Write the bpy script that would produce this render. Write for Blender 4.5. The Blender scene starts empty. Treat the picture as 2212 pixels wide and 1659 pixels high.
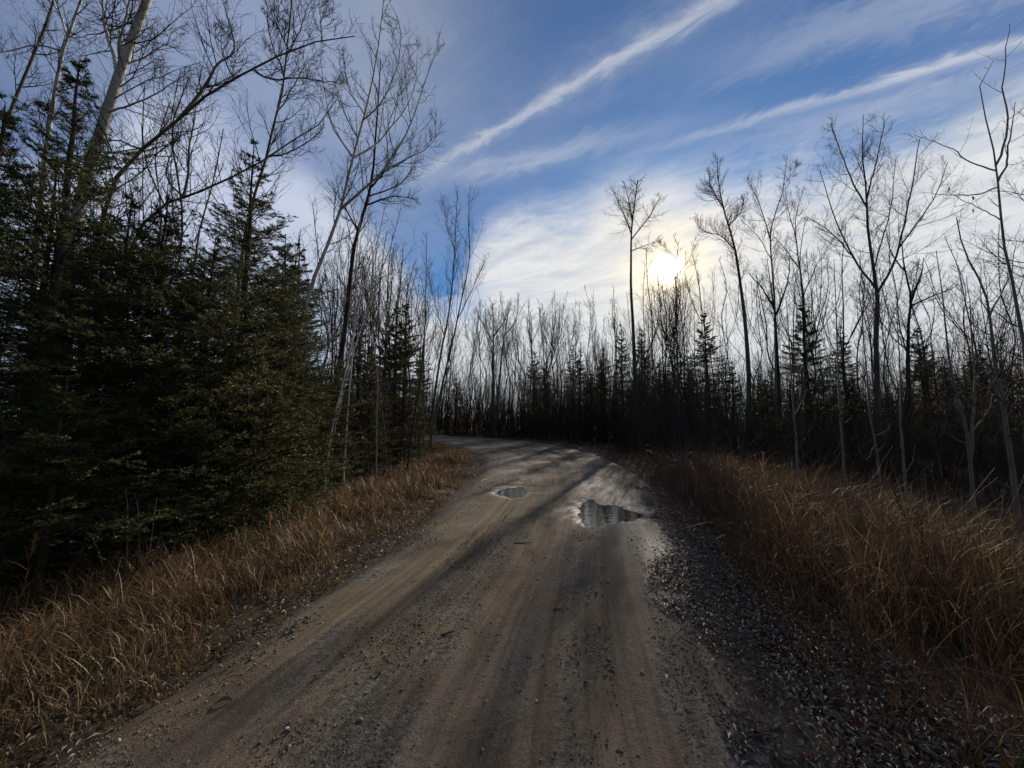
import bpy, math
import numpy as np
from mathutils import Vector

R = math.radians
C = bpy.context.scene.collection
scene = bpy.context.scene

# ------------------------------------------------------------------ camera
CAM_H, PITCH = 1.6, R(5.0)
cam_d = bpy.data.cameras.new("camera")
cam_d.sensor_width = 36.0
cam_d.lens = 13.53
cam_d.clip_start, cam_d.clip_end = 0.05, 3000
cam = bpy.data.objects.new("camera", cam_d)
C.objects.link(cam)
cam.location = (0, 0, CAM_H)
cam.rotation_euler = (R(90) + PITCH, 0, 0)
scene.camera = cam
FPX = 13.53 / 36.0 * 2212.0


def ray(px, py):
    """unit direction of a point of the photograph (measured at 2212 px width)"""
    x, y, z = px - 1106.0, 829.5 - py, FPX
    v = np.array([x, z * math.cos(PITCH) - y * math.sin(PITCH), z * math.sin(PITCH) + y * math.cos(PITCH)])
    return v / np.linalg.norm(v)


def at(px, py, d):
    """the place d metres ahead along that direction"""
    v = ray(px, py)
    return np.array([v[0] * d / v[1], d, CAM_H + v[2] * d / v[1]])


# ------------------------------------------------------------------ sun and sky
SUN_DIR = ray(1442, 582)
SUN_EL = math.asin(SUN_DIR[2])
SUN_AZ = math.atan2(SUN_DIR[0], SUN_DIR[1])
sun_d = bpy.data.lights.new("sun", "SUN")
sun_d.energy = 4.6
sun_d.angle = R(0.75)
sun_d.color = (1.0, 0.87, 0.70)
sun = bpy.data.objects.new("sun", sun_d)
C.objects.link(sun)
sun.rotation_euler = Vector(-SUN_DIR).to_track_quat("-Z", "Y").to_euler()

scene.view_settings.view_transform = "Standard"
scene.view_settings.look = "None"
scene.view_settings.gamma = 1.0
scene.view_settings.use_curve_mapping = False
scene.view_settings.exposure = 0.0
scene.cycles.use_denoising = True
scene.cycles.max_bounces = 6
scene.cycles.diffuse_bounces = 3
scene.cycles.glossy_bounces = 3
scene.cycles.transmission_bounces = 3
scene.cycles.transparent_max_bounces = 8
scene.cycles.caustics_reflective = False
scene.cycles.caustics_refractive = False
scene.cycles.sample_clamp_indirect = 4.0


class G:
    """small helper round a node tree"""

    def __init__(self, nt):
        self.nt = nt
        nt.nodes.clear()

    def n(self, t, **kw):
        x = self.nt.nodes.new(t)
        for k, v in kw.items():
            setattr(x, k, v)
        return x

    def l(self, a, b):
        self.nt.links.new(a, b)

    def put(self, sock, v):
        if hasattr(v, "is_output"):
            self.l(v, sock)
        else:
            sock.default_value = v

    def m(self, op, a, b=None, c=None, clamp=False):
        x = self.n("ShaderNodeMath", operation=op, use_clamp=clamp)
        self.put(x.inputs[0], a)
        if b is not None:
            self.put(x.inputs[1], b)
        if c is not None:
            self.put(x.inputs[2], c)
        return x.outputs[0]

    def v(self, op, a, b=None, s=None):
        x = self.n("ShaderNodeVectorMath", operation=op)
        self.put(x.inputs[0], a)
        if b is not None:
            self.put(x.inputs[1], b)
        if s is not None:
            self.put(x.inputs[3], s)
        return x.outputs[1] if op in ("DOT_PRODUCT", "LENGTH", "DISTANCE") else x.outputs[0]

    def noise(self, vec, scale, detail=4, rough=0.55, dist=0.0):
        x = self.n("ShaderNodeTexNoise")
        if vec is not None:
            self.l(vec, x.inputs["Vector"])
        x.inputs["Scale"].default_value = scale
        x.inputs["Detail"].default_value = detail
        x.inputs["Roughness"].default_value = rough
        x.inputs["Distortion"].default_value = dist
        return x.outputs["Fac"]

    def voronoi(self, vec, scale, feature="F1", out="Distance"):
        x = self.n("ShaderNodeTexVoronoi", feature=feature)
        if vec is not None:
            self.l(vec, x.inputs["Vector"])
        x.inputs["Scale"].default_value = scale
        return x.outputs[out]

    def ramp(self, fac, stops):
        x = self.n("ShaderNodeValToRGB")
        self.put(x.inputs[0], fac)
        e = x.color_ramp.elements
        while len(e) < len(stops):
            e.new(0.5)
        for i, (p, c) in enumerate(stops):
            e[i].position = p
            e[i].color = (*c, 1) if len(c) == 3 else c
        return x.outputs[0]

    def mix(self, fac, a, b, blend="MIX"):
        x = self.n("ShaderNodeMix", data_type="RGBA", blend_type=blend)
        self.put(x.inputs[0], fac)
        for s, v in ((x.inputs[6], a), (x.inputs[7], b)):
            if isinstance(v, tuple) and len(v) == 3:
                v = (*v, 1)
            self.put(s, v)
        return x.outputs[2]

    def smooth(self, x, a, b):
        y = self.n("ShaderNodeMapRange", interpolation_type="SMOOTHSTEP")
        self.put(y.inputs[0], x)
        y.inputs[1].default_value, y.inputs[2].default_value = a, b
        return y.outputs[0]

    def comb(self, a, b, c=0.0):
        x = self.n("ShaderNodeCombineXYZ")
        self.put(x.inputs[0], a)
        self.put(x.inputs[1], b)
        self.put(x.inputs[2], c)
        return x.outputs[0]


def build_sky():
    w = bpy.data.worlds.new("World")
    scene.world = w
    w.use_nodes = True
    g = G(w.node_tree)
    STR = 0.075
    out = g.n("ShaderNodeOutputWorld")
    bg = g.n("ShaderNodeBackground")
    bg.inputs[1].default_value = STR
    g.l(bg.outputs[0], out.inputs[0])
    sky = g.n("ShaderNodeTexSky", sky_type="NISHITA")
    sky.sun_disc = False
    sky.sun_elevation = SUN_EL
    sky.sun_rotation = SUN_AZ
    sky.air_density, sky.dust_density, sky.ozone_density = 1.0, 0.3, 1.5
    D = g.n("ShaderNodeTexCoord").outputs["Generated"]
    sep = g.n("ShaderNodeSeparateXYZ")
    g.l(D, sep.inputs[0])
    x, y, z = sep.outputs
    zz = g.m("MAXIMUM", g.m("ADD", z, 0.02), 0.03)
    u, v = g.m("DIVIDE", x, zz), g.m("DIVIDE", y, zz)      # the flat layer the cirrus lies in

    def plane(px, py):
        d = ray(px, py)
        return np.array([d[0] / (d[2] + .02), d[1] / (d[2] + .02)])

    # streaks of cirrus: lines of the layer, frayed by stretched noise
    p0, p1 = plane(975, 340), plane(1560, 0)
    t = (p1 - p0) / np.linalg.norm(p1 - p0)
    nrm = np.array([-t[1], t[0]])

    def lin(c):
        return g.m("ADD", g.m("MULTIPLY", u, float(c[0])), g.m("MULTIPLY", v, float(c[1])))
    a, b = lin(t), lin(nrm)
    fib = g.noise(g.comb(g.m("MULTIPLY", a, 0.9), g.m("MULTIPLY", b, 5.0)), 1.6, 7, 0.62, 0.8)
    fib2 = g.noise(g.comb(g.m("MULTIPLY", a, 2.2), g.m("MULTIPLY", b, 4.0)), 3.0, 8, 0.66, 1.0)
    soft = g.noise(g.comb(a, b, 3.3), 1.1, 5, 0.55, 0.5)

    def streak(q0, q1, w, amp, fade0, fade1, wob):
        t2 = (q1 - q0) / np.linalg.norm(q1 - q0)
        n2 = np.array([-t2[1], t2[0]])
        along = g.m("SUBTRACT", lin(t2), float(q0 @ t2))
        d = g.m("SUBTRACT", lin(n2), float(q0 @ n2))
        d = g.m("ADD", d, g.m("MULTIPLY", g.m("SUBTRACT", fib2, 0.5), wob))
        k = g.m("POWER", 2.718, g.m("MULTIPLY", g.m("MULTIPLY", d, d), -1.0 / w ** 2))
        L = float(np.linalg.norm(q1 - q0))
        f = g.m("MULTIPLY", g.smooth(along, min(fade0), max(fade0)), 1.0)
        f = g.m("MULTIPLY", f, g.m("SUBTRACT", 1.0, g.smooth(along, fade1[0], fade1[1])))
        k = g.m("MULTIPLY", k, g.m("MULTIPLY", f, amp))
        return g.m("MULTIPLY", k, g.m("ADD", 0.45, g.m("MULTIPLY", fib, 1.0)))

    s1 = streak(p0, p1, 0.024, 0.40, (-0.35, 0.15), (0.7, 2.6), 0.10)
    s1b = streak(p0, p1, 0.10, 0.15, (-0.1, 0.8), (1.6, 3.5), 0.25)
    q0, q1 = plane(1340, 342), plane(2212, 88)
    s2 = streak(q0, q1, 0.024, 0.42, (-0.25, 0.7), (1.6, 4.0), 0.11)
    s2b = streak(plane(1500, 335), plane(2212, 140), 0.10, 0.20, (-0.4, 0.5), (1.8, 3.5), 0.4)
    s3 = streak(plane(960, 385), plane(1330, 300), 0.06, 0.25, (-0.3, 0.3), (0.4, 1.3), 0.2)
    s4 = streak(plane(1600, 130), plane(2000, 0), 0.10, 0.28, (-0.4, 0.3), (0.8, 2.0), 0.3)
    s5 = streak(plane(1680, 280), plane(2212, 225), 0.12, 0.14, (-0.3, 0.5), (0.9, 2.0), 0.4)

    def blob(px, py, sig, amp):
        d = g.v("DOT_PRODUCT", D, tuple(ray(px, py)))
        return g.m("MULTIPLY", g.m("POWER", 2.718, g.m("MULTIPLY", g.m("SUBTRACT", d, 1.0), 1.0 / R(sig) ** 2)), amp)
    # the sheet of high cloud round the sun: its upper rim by bearing
    az = g.m("ARCTAN2", x, y)
    fc = g.n("ShaderNodeFloatCurve")
    g.l(g.m("ADD", g.m("MULTIPLY", az, 1 / (2 * math.pi)), .5), fc.inputs[1])
    cm = fc.mapping
    cm.use_clip = False
    pts = [(0.0, .62), (.25, .60)]
    for px, py in ((40, 330), (330, 230), (560, 300), (740, 440), (850, 570), (930, 640), (985, 615), (1030, 515), (1110, 468), (1240, 452), (1340, 395), (1500, 372), (1700, 360), (1950, 315), (2200, 205)):
        d = ray(px, py)
        pts.append((math.atan2(d[0], d[1]) / (2 * math.pi) + .5, float(d[2])))
    pts += [(.75, .66), (1.0, .62)]
    c = cm.curves[0]
    while len(c.points) < len(pts):
        c.points.new(.5, .5)
    for q, (a_, b_) in zip(c.points, pts):
        q.location = (a_, b_)
        q.handle_type = "AUTO"
    cm.update()
    rim = g.m("SUBTRACT", fc.outputs[0], z)
    fine = g.noise(g.comb(g.m("MULTIPLY", a, 1.6), g.m("MULTIPLY", b, 3.0), 5.1), 2.6, 8, 0.68, 1.2)
    rim = g.m("ADD", rim, g.m("MULTIPLY", g.m("SUBTRACT", soft, 0.5), 0.16))
    hi = g.smooth(z, .08, .45)
    rim = g.m("ADD", rim, g.m("MULTIPLY", g.m("SUBTRACT", fine, 0.5), 0.05))
    left = g.m("SUBTRACT", 1.0, g.m("MULTIPLY", g.smooth(az, R(-8), R(-30)), .30))
    veil = g.m("MULTIPLY", g.smooth(rim, -.04, .07), left)
    veil = g.m("SUBTRACT", veil, blob(1000, 650, 2.6, .45))
    cover = g.m("MULTIPLY", veil, .95)
    for q in (s1, s1b, s2, s2b, s3, s4, s5, blob(380, 0, 22, .34), blob(720, 150, 12, .16), blob(2250, 330, 10, .15)):
        cover = g.m("ADD", cover, q)
    cover = g.m("ADD", cover, g.m("MULTIPLY", g.m("SUBTRACT", soft, 0.70), 0.18))
    cover = g.m("ADD", cover, g.m("MULTIPLY", g.m("SUBTRACT", fine, 0.58), 0.03))
    # overhead and behind, the same thin cirrus goes on
    cover = g.m("ADD", cover, g.m("MULTIPLY", g.smooth(y, .35, -.25), g.m("ADD", .15, g.m("MULTIPLY", soft, .45))))
    cover = g.m("MINIMUM", g.m("MAXIMUM", cover, 0.02), 0.95)
    base = g.mix(1.0, sky.outputs[0], (0.44, 0.80, 1.24), "MULTIPLY")
    base = g.v("MINIMUM", base, (.7 / STR, .75 / STR, .85 / STR))
    dens = g.m("ADD", g.m("MULTIPLY", g.noise(g.comb(g.m("MULTIPLY", a, 1.3), g.m("MULTIPLY", b, 2.6), 1.7), 2.1, 6, 0.6, 0.6), .8), g.m("MULTIPLY", fine, .2))
    dens = g.m("ADD", .55, g.m("MULTIPLY", g.m("SUBTRACT", g.smooth(dens, .30, .66), .5), g.m("ADD", .15, g.m("MULTIPLY", hi, .8))))
    cc = g.mix(dens, (0.58 / STR, 0.63 / STR, 0.70 / STR), (0.85 / STR, 0.85 / STR, 0.84 / STR))
    cc = g.mix(g.smooth(az, R(-12), R(-35)), cc, (0.58 / STR, 0.64 / STR, 0.80 / STR))
    sdot = g.v("DOT_PRODUCT", D, tuple(SUN_DIR))
    ph = g.m("ADD", .26, g.m("MULTIPLY", g.smooth(sdot, -.25, .50), .74))
    sc_ = g.n("ShaderNodeVectorMath", operation="SCALE")
    g.l(cc, sc_.inputs[0])
    g.l(ph, sc_.inputs[3])
    cc = sc_.outputs[0]
    col = g.mix(cover, base, cc)
    # the veiled sun and the glow of the ice cloud round it
    sd = g.v("DOT_PRODUCT", D, tuple(SUN_DIR))
    ang = g.m("ARCCOSINE", g.m("MINIMUM", sd, 1.0))

    def gl(sig, c):
        k = g.m("POWER", 2.718, g.m("MULTIPLY", g.m("POWER", g.m("DIVIDE", ang, R(sig)), 2.0), -1.0))
        x = g.n("ShaderNodeVectorMath", operation="SCALE")
        x.inputs[0].default_value = tuple(q / STR for q in c)
        g.l(k, x.inputs[3])
        return x.outputs[0]
    for sig, c in ((1.15, (11.0, 10.0, 7.5)), (4.0, (0.60, 0.38, 0.06)), (12.0, (0.16, 0.10, 0.01))):
        col = g.v("ADD", col, gl(sig, c))
    g.l(col, bg.inputs[0])


build_sky()


# ------------------------------------------------------------------ mesh helpers
def mesh_of(name, V, faces, mat=None, attrs=None, smooth=False):
    """faces: list of (M,k) int arrays"""
    me = bpy.data.meshes.new(name)
    V = np.asarray(V, np.float32)
    me.vertices.add(len(V))
    me.vertices.foreach_set("co", V.ravel())
    faces = [np.asarray(f, np.int32) for f in faces if len(f)]
    nl = sum(f.size for f in faces)
    npol = sum(len(f) for f in faces)
    me.loops.add(nl)
    me.polygons.add(npol)
    me.loops.foreach_set("vertex_index", np.concatenate([f.ravel() for f in faces]))
    tot = np.concatenate([np.full(len(f), f.shape[1], np.int32) for f in faces])
    st = np.concatenate([[0], np.cumsum(tot)[:-1]]).astype(np.int32)
    me.polygons.foreach_set("loop_start", st)
    me.polygons.foreach_set("loop_total", tot)
    if smooth:
        me.polygons.foreach_set("use_smooth", np.ones(npol, bool))
    for k, a in (attrs or {}).items():
        at_ = me.attributes.new(k, "FLOAT", "POINT")
        at_.data.foreach_set("value", np.asarray(a, np.float32))
    if mat:
        me.materials.append(mat)
    me.update(calc_edges=True)
    return me


def link(name, me, parent=None, loc=None):
    o = bpy.data.objects.new(name, me)
    C.objects.link(o)
    if parent:
        o.parent = parent
    if loc is not None:
        o.location = loc
    return o


def tag(o, label=None, cat=None, group=None, kind=None):
    for k, v in (("label", label), ("category", cat), ("group", group), ("kind", kind)):
        if v:
            o[k] = v
    return o


def thing(name, label, cat, loc=(0, 0, 0), rz=0.0, group=None, s=1.0):
    o = bpy.data.objects.new(name, None)
    o.empty_display_size = 0.2
    C.objects.link(o)
    o.location = tuple(float(q) for q in loc)
    o.rotation_euler = (0, 0, rz)
    o.scale = (s, s, s)
    return tag(o, label, cat, group)


def copy_tree(o, loc, rz, s, label, group=None, tilt=(0, 0)):
    r = o.copy()
    C.objects.link(r)
    r.location = tuple(float(q) for q in loc)
    r.rotation_euler = (tilt[0], tilt[1], rz)
    r.scale = s if isinstance(s, tuple) else (s, s, s)
    r["label"] = label
    if group:
        r["group"] = group
    elif "group" in r:
        del r["group"]
    for ch in list(o.children):
        c = ch.copy()
        C.objects.link(c)
        c.parent = r
        for q in list(ch.children):
            e = q.copy()
            C.objects.link(e)
            e.parent = c
    return r


def unit(a):
    return a / np.maximum(np.linalg.norm(a, axis=-1, keepdims=True), 1e-9)


def tubes(P, Rr, k):
    """P (N,n,3), Rr (N,n) -> verts, quads of N open tubes with k sides"""
    N, n, _ = P.shape
    T = np.empty_like(P)
    T[:, 1:-1] = P[:, 2:] - P[:, :-2]
    T[:, 0] = P[:, 1] - P[:, 0]
    T[:, -1] = P[:, -1] - P[:, -2]
    T = unit(T)
    ref = np.zeros((N, 1, 3))
    m = unit(T.mean(1))
    ref[:, 0, 0] = 1.0
    bad = np.abs(m[:, 0]) > 0.8
    ref[bad, 0] = (0, 1, 0)
    U = unit(ref - (ref * T).sum(-1, keepdims=True) * T)
    W = np.cross(T, U)
    an = np.arange(k) / k * 2 * math.pi
    ring = U[:, :, None] * np.cos(an)[None, None, :, None] + W[:, :, None] * np.sin(an)[None, None, :, None]
    V = (P[:, :, None] + ring * Rr[:, :, None, None]).reshape(-1, 3)
    base = (np.arange(N) * n * k)[:, None, None] + (np.arange(n - 1) * k)[None, :, None]
    j = np.arange(k)[None, None]
    j2 = (np.arange(k) + 1)[None, None] % k
    F = np.stack([base + j, base + j2, base + k + j2, base + k + j], -1).reshape(-1, 4)
    return V, F


class Acc:
    def __init__(self):
        self.V, self.F, self.n, self.A = [], [], 0, []

    def add(self, V, F, a=None):
        self.V.append(V)
        self.F.append(np.asarray(F) + self.n)
        self.n += len(V)
        self.A.append(np.zeros(len(V)) if a is None else a)

    def mesh(self, name, mat, smooth=False, attr=None):
        by = {}
        for f in self.F:
            if len(f):
                by.setdefault(f.shape[1], []).append(f)
        return mesh_of(name, np.concatenate(self.V), [np.concatenate(v) for v in by.values()], mat,
                       {attr: np.concatenate(self.A)} if attr else None, smooth)


def resample(pts, n):
    """smooth curve through points -> n points"""
    p = np.asarray(pts, float)
    if len(p) == 2:
        t = np.linspace(0, 1, n)[:, None]
        return p[0] * (1 - t) + p[1] * t
    q = np.vstack([2 * p[0] - p[1], p, 2 * p[-1] - p[-2]])
    L = np.concatenate([[0], np.cumsum(np.linalg.norm(np.diff(p, axis=0), axis=1))])
    out = []
    for s in np.linspace(0, L[-1], n):
        i = min(max(np.searchsorted(L, s, "right") - 1, 0), len(p) - 2)
        t = (s - L[i]) / max(L[i + 1] - L[i], 1e-9)
        a, b, c, d = q[i], q[i + 1], q[i + 2], q[i + 3]
        out.append(.5 * (2 * b + (c - a) * t + (2 * a - 5 * b + 4 * c - d) * t * t + (3 * b - a - 3 * c + d) * t ** 3))
    return np.array(out)


def grow(P, Rr, rng, count, t0, t1, ratio, ang, up, wob, n, rr, rmin, rmax=1.0, taper=0.25, prof=None, lens=None):
    """children of N parent curves, all at once"""
    N, m, _ = P.shape
    if N == 0 or count == 0:
        return np.zeros((0, n, 3)), np.zeros((0, n)), np.zeros(0)
    idx = np.repeat(np.arange(N), count)
    t = (np.tile(np.arange(count), N) + rng.uniform(0, 1, N * count)) / count
    t = t0 + (t1 - t0) * t
    f = t * (m - 1)
    i = np.minimum(f.astype(int), m - 2)
    w = (f - i)[:, None]
    pos = P[idx, i] * (1 - w) + P[idx, i + 1] * w
    tan = unit(P[idx, i + 1] - P[idx, i])
    rad = Rr[idx, i] * (1 - w[:, 0]) + Rr[idx, i + 1] * w[:, 0]
    rv = rng.normal(size=pos.shape)
    perp = unit(rv - (rv * tan).sum(-1, keepdims=True) * tan)
    a = rng.uniform(ang[0], ang[1], len(pos))[:, None]
    d = np.cos(a) * tan + np.sin(a) * perp
    plen = np.linalg.norm(np.diff(P, axis=1), axis=2).sum(1) if lens is None else lens
    L = plen[idx] * rng.uniform(ratio[0], ratio[1], len(pos))
    if prof is not None:
        L = L * prof(t)
    r0 = np.clip(rad * rr, rmin, rmax)
    out = np.empty((len(pos), n, 3))
    out[:, 0] = pos
    st = (L / (n - 1))[:, None]
    for k in range(1, n):
        d = unit(d + np.array([0, 0, up]) + rng.normal(size=d.shape) * wob)
        out[:, k] = out[:, k - 1] + d * st
    tt = np.linspace(0, 1, n)[None]
    return out, r0[:, None] * (1 - (1 - taper) * tt), L


# ------------------------------------------------------------------ materials
def new_mat(name):
    m = bpy.data.materials.new(name)
    m.use_nodes = True
    g = G(m.node_tree)
    out = g.n("ShaderNodeOutputMaterial")
    return m, g, out


def principled(g, out, col, rough=0.8, spec=0.3, bump=None, bstr=0.3, bdist=0.01):
    p = g.n("ShaderNodeBsdfPrincipled")
    g.put(p.inputs["Base Color"], col if hasattr(col, "is_output") else (*col, 1))
    g.put(p.inputs["Roughness"], rough)
    g.put(p.inputs["Specular IOR Level"], spec)
    if bump is not None:
        b = g.n("ShaderNodeBump")
        b.inputs["Strength"].default_value = bstr
        b.inputs["Distance"].default_value = bdist
        g.l(bump, b.inputs["Height"])
        g.l(b.outputs[0], p.inputs["Normal"])
    if out is not None:
        g.l(p.outputs[0], out.inputs[0])
    return p


def bark_mat(name, pale, dark, marks, rough=0.75):
    m, g, out = new_mat(name)
    tc = g.n("ShaderNodeTexCoord").outputs["Object"]
    mp = g.n("ShaderNodeMapping")
    mp.inputs["Scale"].default_value = (1, 1, 4.5)
    g.l(tc, mp.inputs[0])
    n1 = g.noise(mp.outputs[0], 7, 5, 0.6)
    n2 = g.noise(tc, 2.2, 3, 0.6)
    rnd = g.n("ShaderNodeObjectInfo").outputs["Random"]
    base = g.mix(g.smooth(n2, .35, .68), pale, tuple(q * .62 for q in pale))
    base = g.mix(g.m("MULTIPLY", rnd, .45), base, dark)
    col = g.mix(g.smooth(n1, marks, marks + .1), base, dark)
    principled(g, out, col, rough, .25, n1, .5, .01)
    return m


M = {}
M["birch"] = bark_mat("pale_bark", (.68, .70, .70), (.05, .045, .04), .62)
M["aspen"] = bark_mat("grey_bark", (.15, .145, .125), (.04, .036, .03), .56)
M["dark_bark"] = bark_mat("dark_bark", (.055, .048, .041), (.022, .019, .016), .55, .9)
M["cane"] = bark_mat("cane_bark", (.13, .075, .055), (.05, .03, .025), .6, .6)
M["twig"] = bark_mat("twig_bark", (.045, .037, .031), (.02, .017, .014), .6, .7)
M["sapling"] = bark_mat("sapling_bark", (.30, .285, .25), (.045, .04, .035), .62, .7)


def leaf_mat(name, stops, rough, transl, spec=.3, attr="tint", objrand=.0):
    m, g, out = new_mat(name)
    a = g.n("ShaderNodeAttribute")
    a.attribute_name = attr
    f = a.outputs["Fac"]
    if objrand:
        rnd = g.n("ShaderNodeObjectInfo").outputs["Random"]
        f = g.m("ADD", f, g.m("MULTIPLY", g.m("SUBTRACT", rnd, .5), objrand), clamp=True)
    col = g.ramp(f, stops)
    p = principled(g, None, col, rough, spec)
    t = g.n("ShaderNodeBsdfTranslucent")
    g.l(col, t.inputs[0])
    mx = g.n("ShaderNodeMixShader")
    mx.inputs[0].default_value = transl
    g.l(p.outputs[0], mx.inputs[1])
    g.l(t.outputs[0], mx.inputs[2])
    g.l(mx.outputs[0], out.inputs[0])
    return m


M["needle"] = leaf_mat("fir_needles", [(0, (.032, .040, .014)), (.55, (.070, .083, .027)), (1, (.125, .135, .048))], .5, .36, .35, objrand=.3)
M["grass"] = leaf_mat("dry_grass", [(0, (.05, .028, .014)), (.4, (.125, .080, .040)), (.75, (.25, .165, .082)), (.93, (.44, .31, .17)), (1, (.07, .085, .028))], .5, .5)
M["verge"] = leaf_mat("verge_grass", [(0, (.06, .042, .022)), (.4, (.150, .094, .043)), (.75, (.27, .17, .080)), (.93, (.44, .36, .25)), (1, (.075, .10, .03))], .5, .3)
M["plume"] = leaf_mat("grass_plume", [(0, (.27, .155, .07)), (1, (.42, .28, .14))], .6, .45)
M["litter"] = leaf_mat("dead_leaves", [(0, (.04, .026, .018)), (.4, (.09, .062, .043)), (.75, (.165, .14, .115)), (.95, (.27, .25, .225)), (1, (.18, .055, .025))], .5, .08, .28)


def road_mat():
    m, g, out = new_mat("gravel_road")
    uv = g.n("ShaderNodeUVMap")
    uv.uv_map = "road"
    sp = g.n("ShaderNodeSeparateXYZ")
    g.l(uv.outputs[0], sp.inputs[0])
    s, t = sp.outputs[0], sp.outputs[1]
    tc = g.n("ShaderNodeTexCoord").outputs["Object"]
    wet = g.n("ShaderNodeAttribute")
    wet.attribute_name = "wet"
    wet = wet.outputs["Fac"]
    rut = g.n("ShaderNodeAttribute")
    rut.attribute_name = "rut"
    rut = rut.outputs["Fac"]
    str_ = g.noise(g.comb(s, g.m("MULTIPLY", t, .14)), 2.3, 5, .6, .4)
    patch = g.noise(tc, 1.5, 6, .62, .3)
    grit = g.noise(tc, 60, 4, .7)
    st1 = g.voronoi(tc, 55)
    st2 = g.voronoi(tc, 130)
    stc = g.voronoi(tc, 55, out="Color")
    # where loose grey gravel lies and where brown packed sand shows
    gm = g.smooth(g.m("ADD", g.m("MULTIPLY", str_, .6), g.m("MULTIPLY", patch, .5)), .46, .64)
    gm = g.m("MULTIPLY", gm, g.m("SUBTRACT", 1.0, g.m("MULTIPLY", rut, .8)), clamp=True)
    sand = g.mix(grit, (.142, .108, .073), (.225, .172, .119))
    sepc = g.n("ShaderNodeSeparateColor")
    g.l(stc, sepc.inputs[0])
    grav = g.mix(sepc.outputs[0], (.075, .070, .058), (.21, .195, .165))
    grav = g.mix(g.smooth(sepc.outputs[1], .8, .95), grav, (.185, .135, .098))
    col = g.mix(gm, sand, grav)
    spk = g.smooth(g.noise(tc, 33, 4, .75), .60, .70)
    col = g.mix(g.m("MULTIPLY", spk, .4), col, (.045, .038, .03))
    org = g.smooth(g.noise(tc, 3.1, 5, .7), .60, .72)
    col = g.mix(g.m("MULTIPLY", org, .3), col, (.17, .10, .058))
    wn = g.m("MULTIPLY", wet, g.m("ADD", .55, g.m("MULTIPLY", patch, .9)), clamp=True)
    col = g.mix(g.m("MULTIPLY", wn, .55), col, (.028, .023, .019))
    rough = g.m("SUBTRACT", .9, g.m("MULTIPLY", wn, .46))
    spec = g.m("ADD", .08, g.m("MULTIPLY", wn, .5))
    # fine grain, tyre streaks along the road and damp mottling
    g1 = g.noise(tc, 85, 3, .8)
    g2 = g.noise(tc, 28, 5, .8)
    grain = g.m("ADD", .32, g.m("ADD", g.m("MULTIPLY", g1, .75), g.m("MULTIPLY", g2, .62)))
    lines = g.noise(g.comb(g.m("MULTIPLY", s, 11.0), g.m("MULTIPLY", t, .22), 4.0), 1.0, 4, .6, .25)
    lines = g.m("ADD", .66, g.m("MULTIPLY", g.smooth(lines, .30, .68), .46))
    mott = g.noise(g.comb(s, g.m("MULTIPLY", t, .55), 9.0), 1.15, 6, .68, .6)
    mott = g.m("ADD", .46, g.m("MULTIPLY", g.smooth(mott, .36, .62), .52))
    mott = g.m("ADD", mott, g.m("MULTIPLY", g.smooth(t, 18.0, 9.0), .26))
    tone = g.m("MULTIPLY", grain, g.m("MULTIPLY", lines, mott))
    sc_ = g.n("ShaderNodeVectorMath", operation="SCALE")
    g.l(col, sc_.inputs[0])
    g.l(tone, sc_.inputs[3])
    col = sc_.outputs[0]
    bump = g.m("ADD", g.m("MULTIPLY", g1, .9), g.m("MULTIPLY", g2, 1.1))
    bump = g.m("ADD", bump, g.m("MULTIPLY", g.m("MULTIPLY", st1, gm), -.5))
    principled(g, out, col, rough, spec, bump, 1.0, .012)
    return m


def ground_mat():
    m, g, out = new_mat("forest_soil")
    tc = g.n("ShaderNodeTexCoord").outputs["Object"]
    n1, n2 = g.noise(tc, 1.3, 6, .65), g.noise(tc, 26, 5, .7)
    col = g.mix(n2, (.022, .016, .011), (.075, .050, .030))
    col = g.mix(g.smooth(n1, .45, .7), col, (.085, .052, .026))
    principled(g, out, col, .9, .15, n2, .8, .03)
    return m


def water_mat():
    m, g, out = new_mat("puddle_water")
    tc = g.n("ShaderNodeTexCoord").outputs["Object"]
    mp = g.n("ShaderNodeMapping")
    mp.inputs["Scale"].default_value = (1.0, 2.2, 1.0)
    g.l(tc, mp.inputs[0])
    nz = g.noise(mp.outputs[0], 4.0, 3, .5, .6)
    principled(g, out, (.03, .024, .017), .04, .5, nz, .27, .012)
    return m


def stone_mat():
    m, g, out = new_mat("pebbles")
    a = g.n("ShaderNodeAttribute")
    a.attribute_name = "tint"
    f = g.m("ADD", a.outputs["Fac"], g.m("MULTIPLY", g.n("ShaderNodeObjectInfo").outputs["Random"], .0))
    col = g.ramp(f, [(0, (.08, .072, .062)), (.45, (.15, .132, .11)), (.75, (.19, .135, .095)), (.94, (.26, .24, .21)), (1, (.55, .54, .5))])
    tc = g.n("ShaderNodeTexCoord").outputs["Object"]
    principled(g, out, col, .7, .3, g.noise(tc, 90, 3), .4, .003)
    return m


M["road"], M["ground"], M["water"], M["stone"] = road_mat(), ground_mat(), water_mat(), stone_mat()

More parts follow.
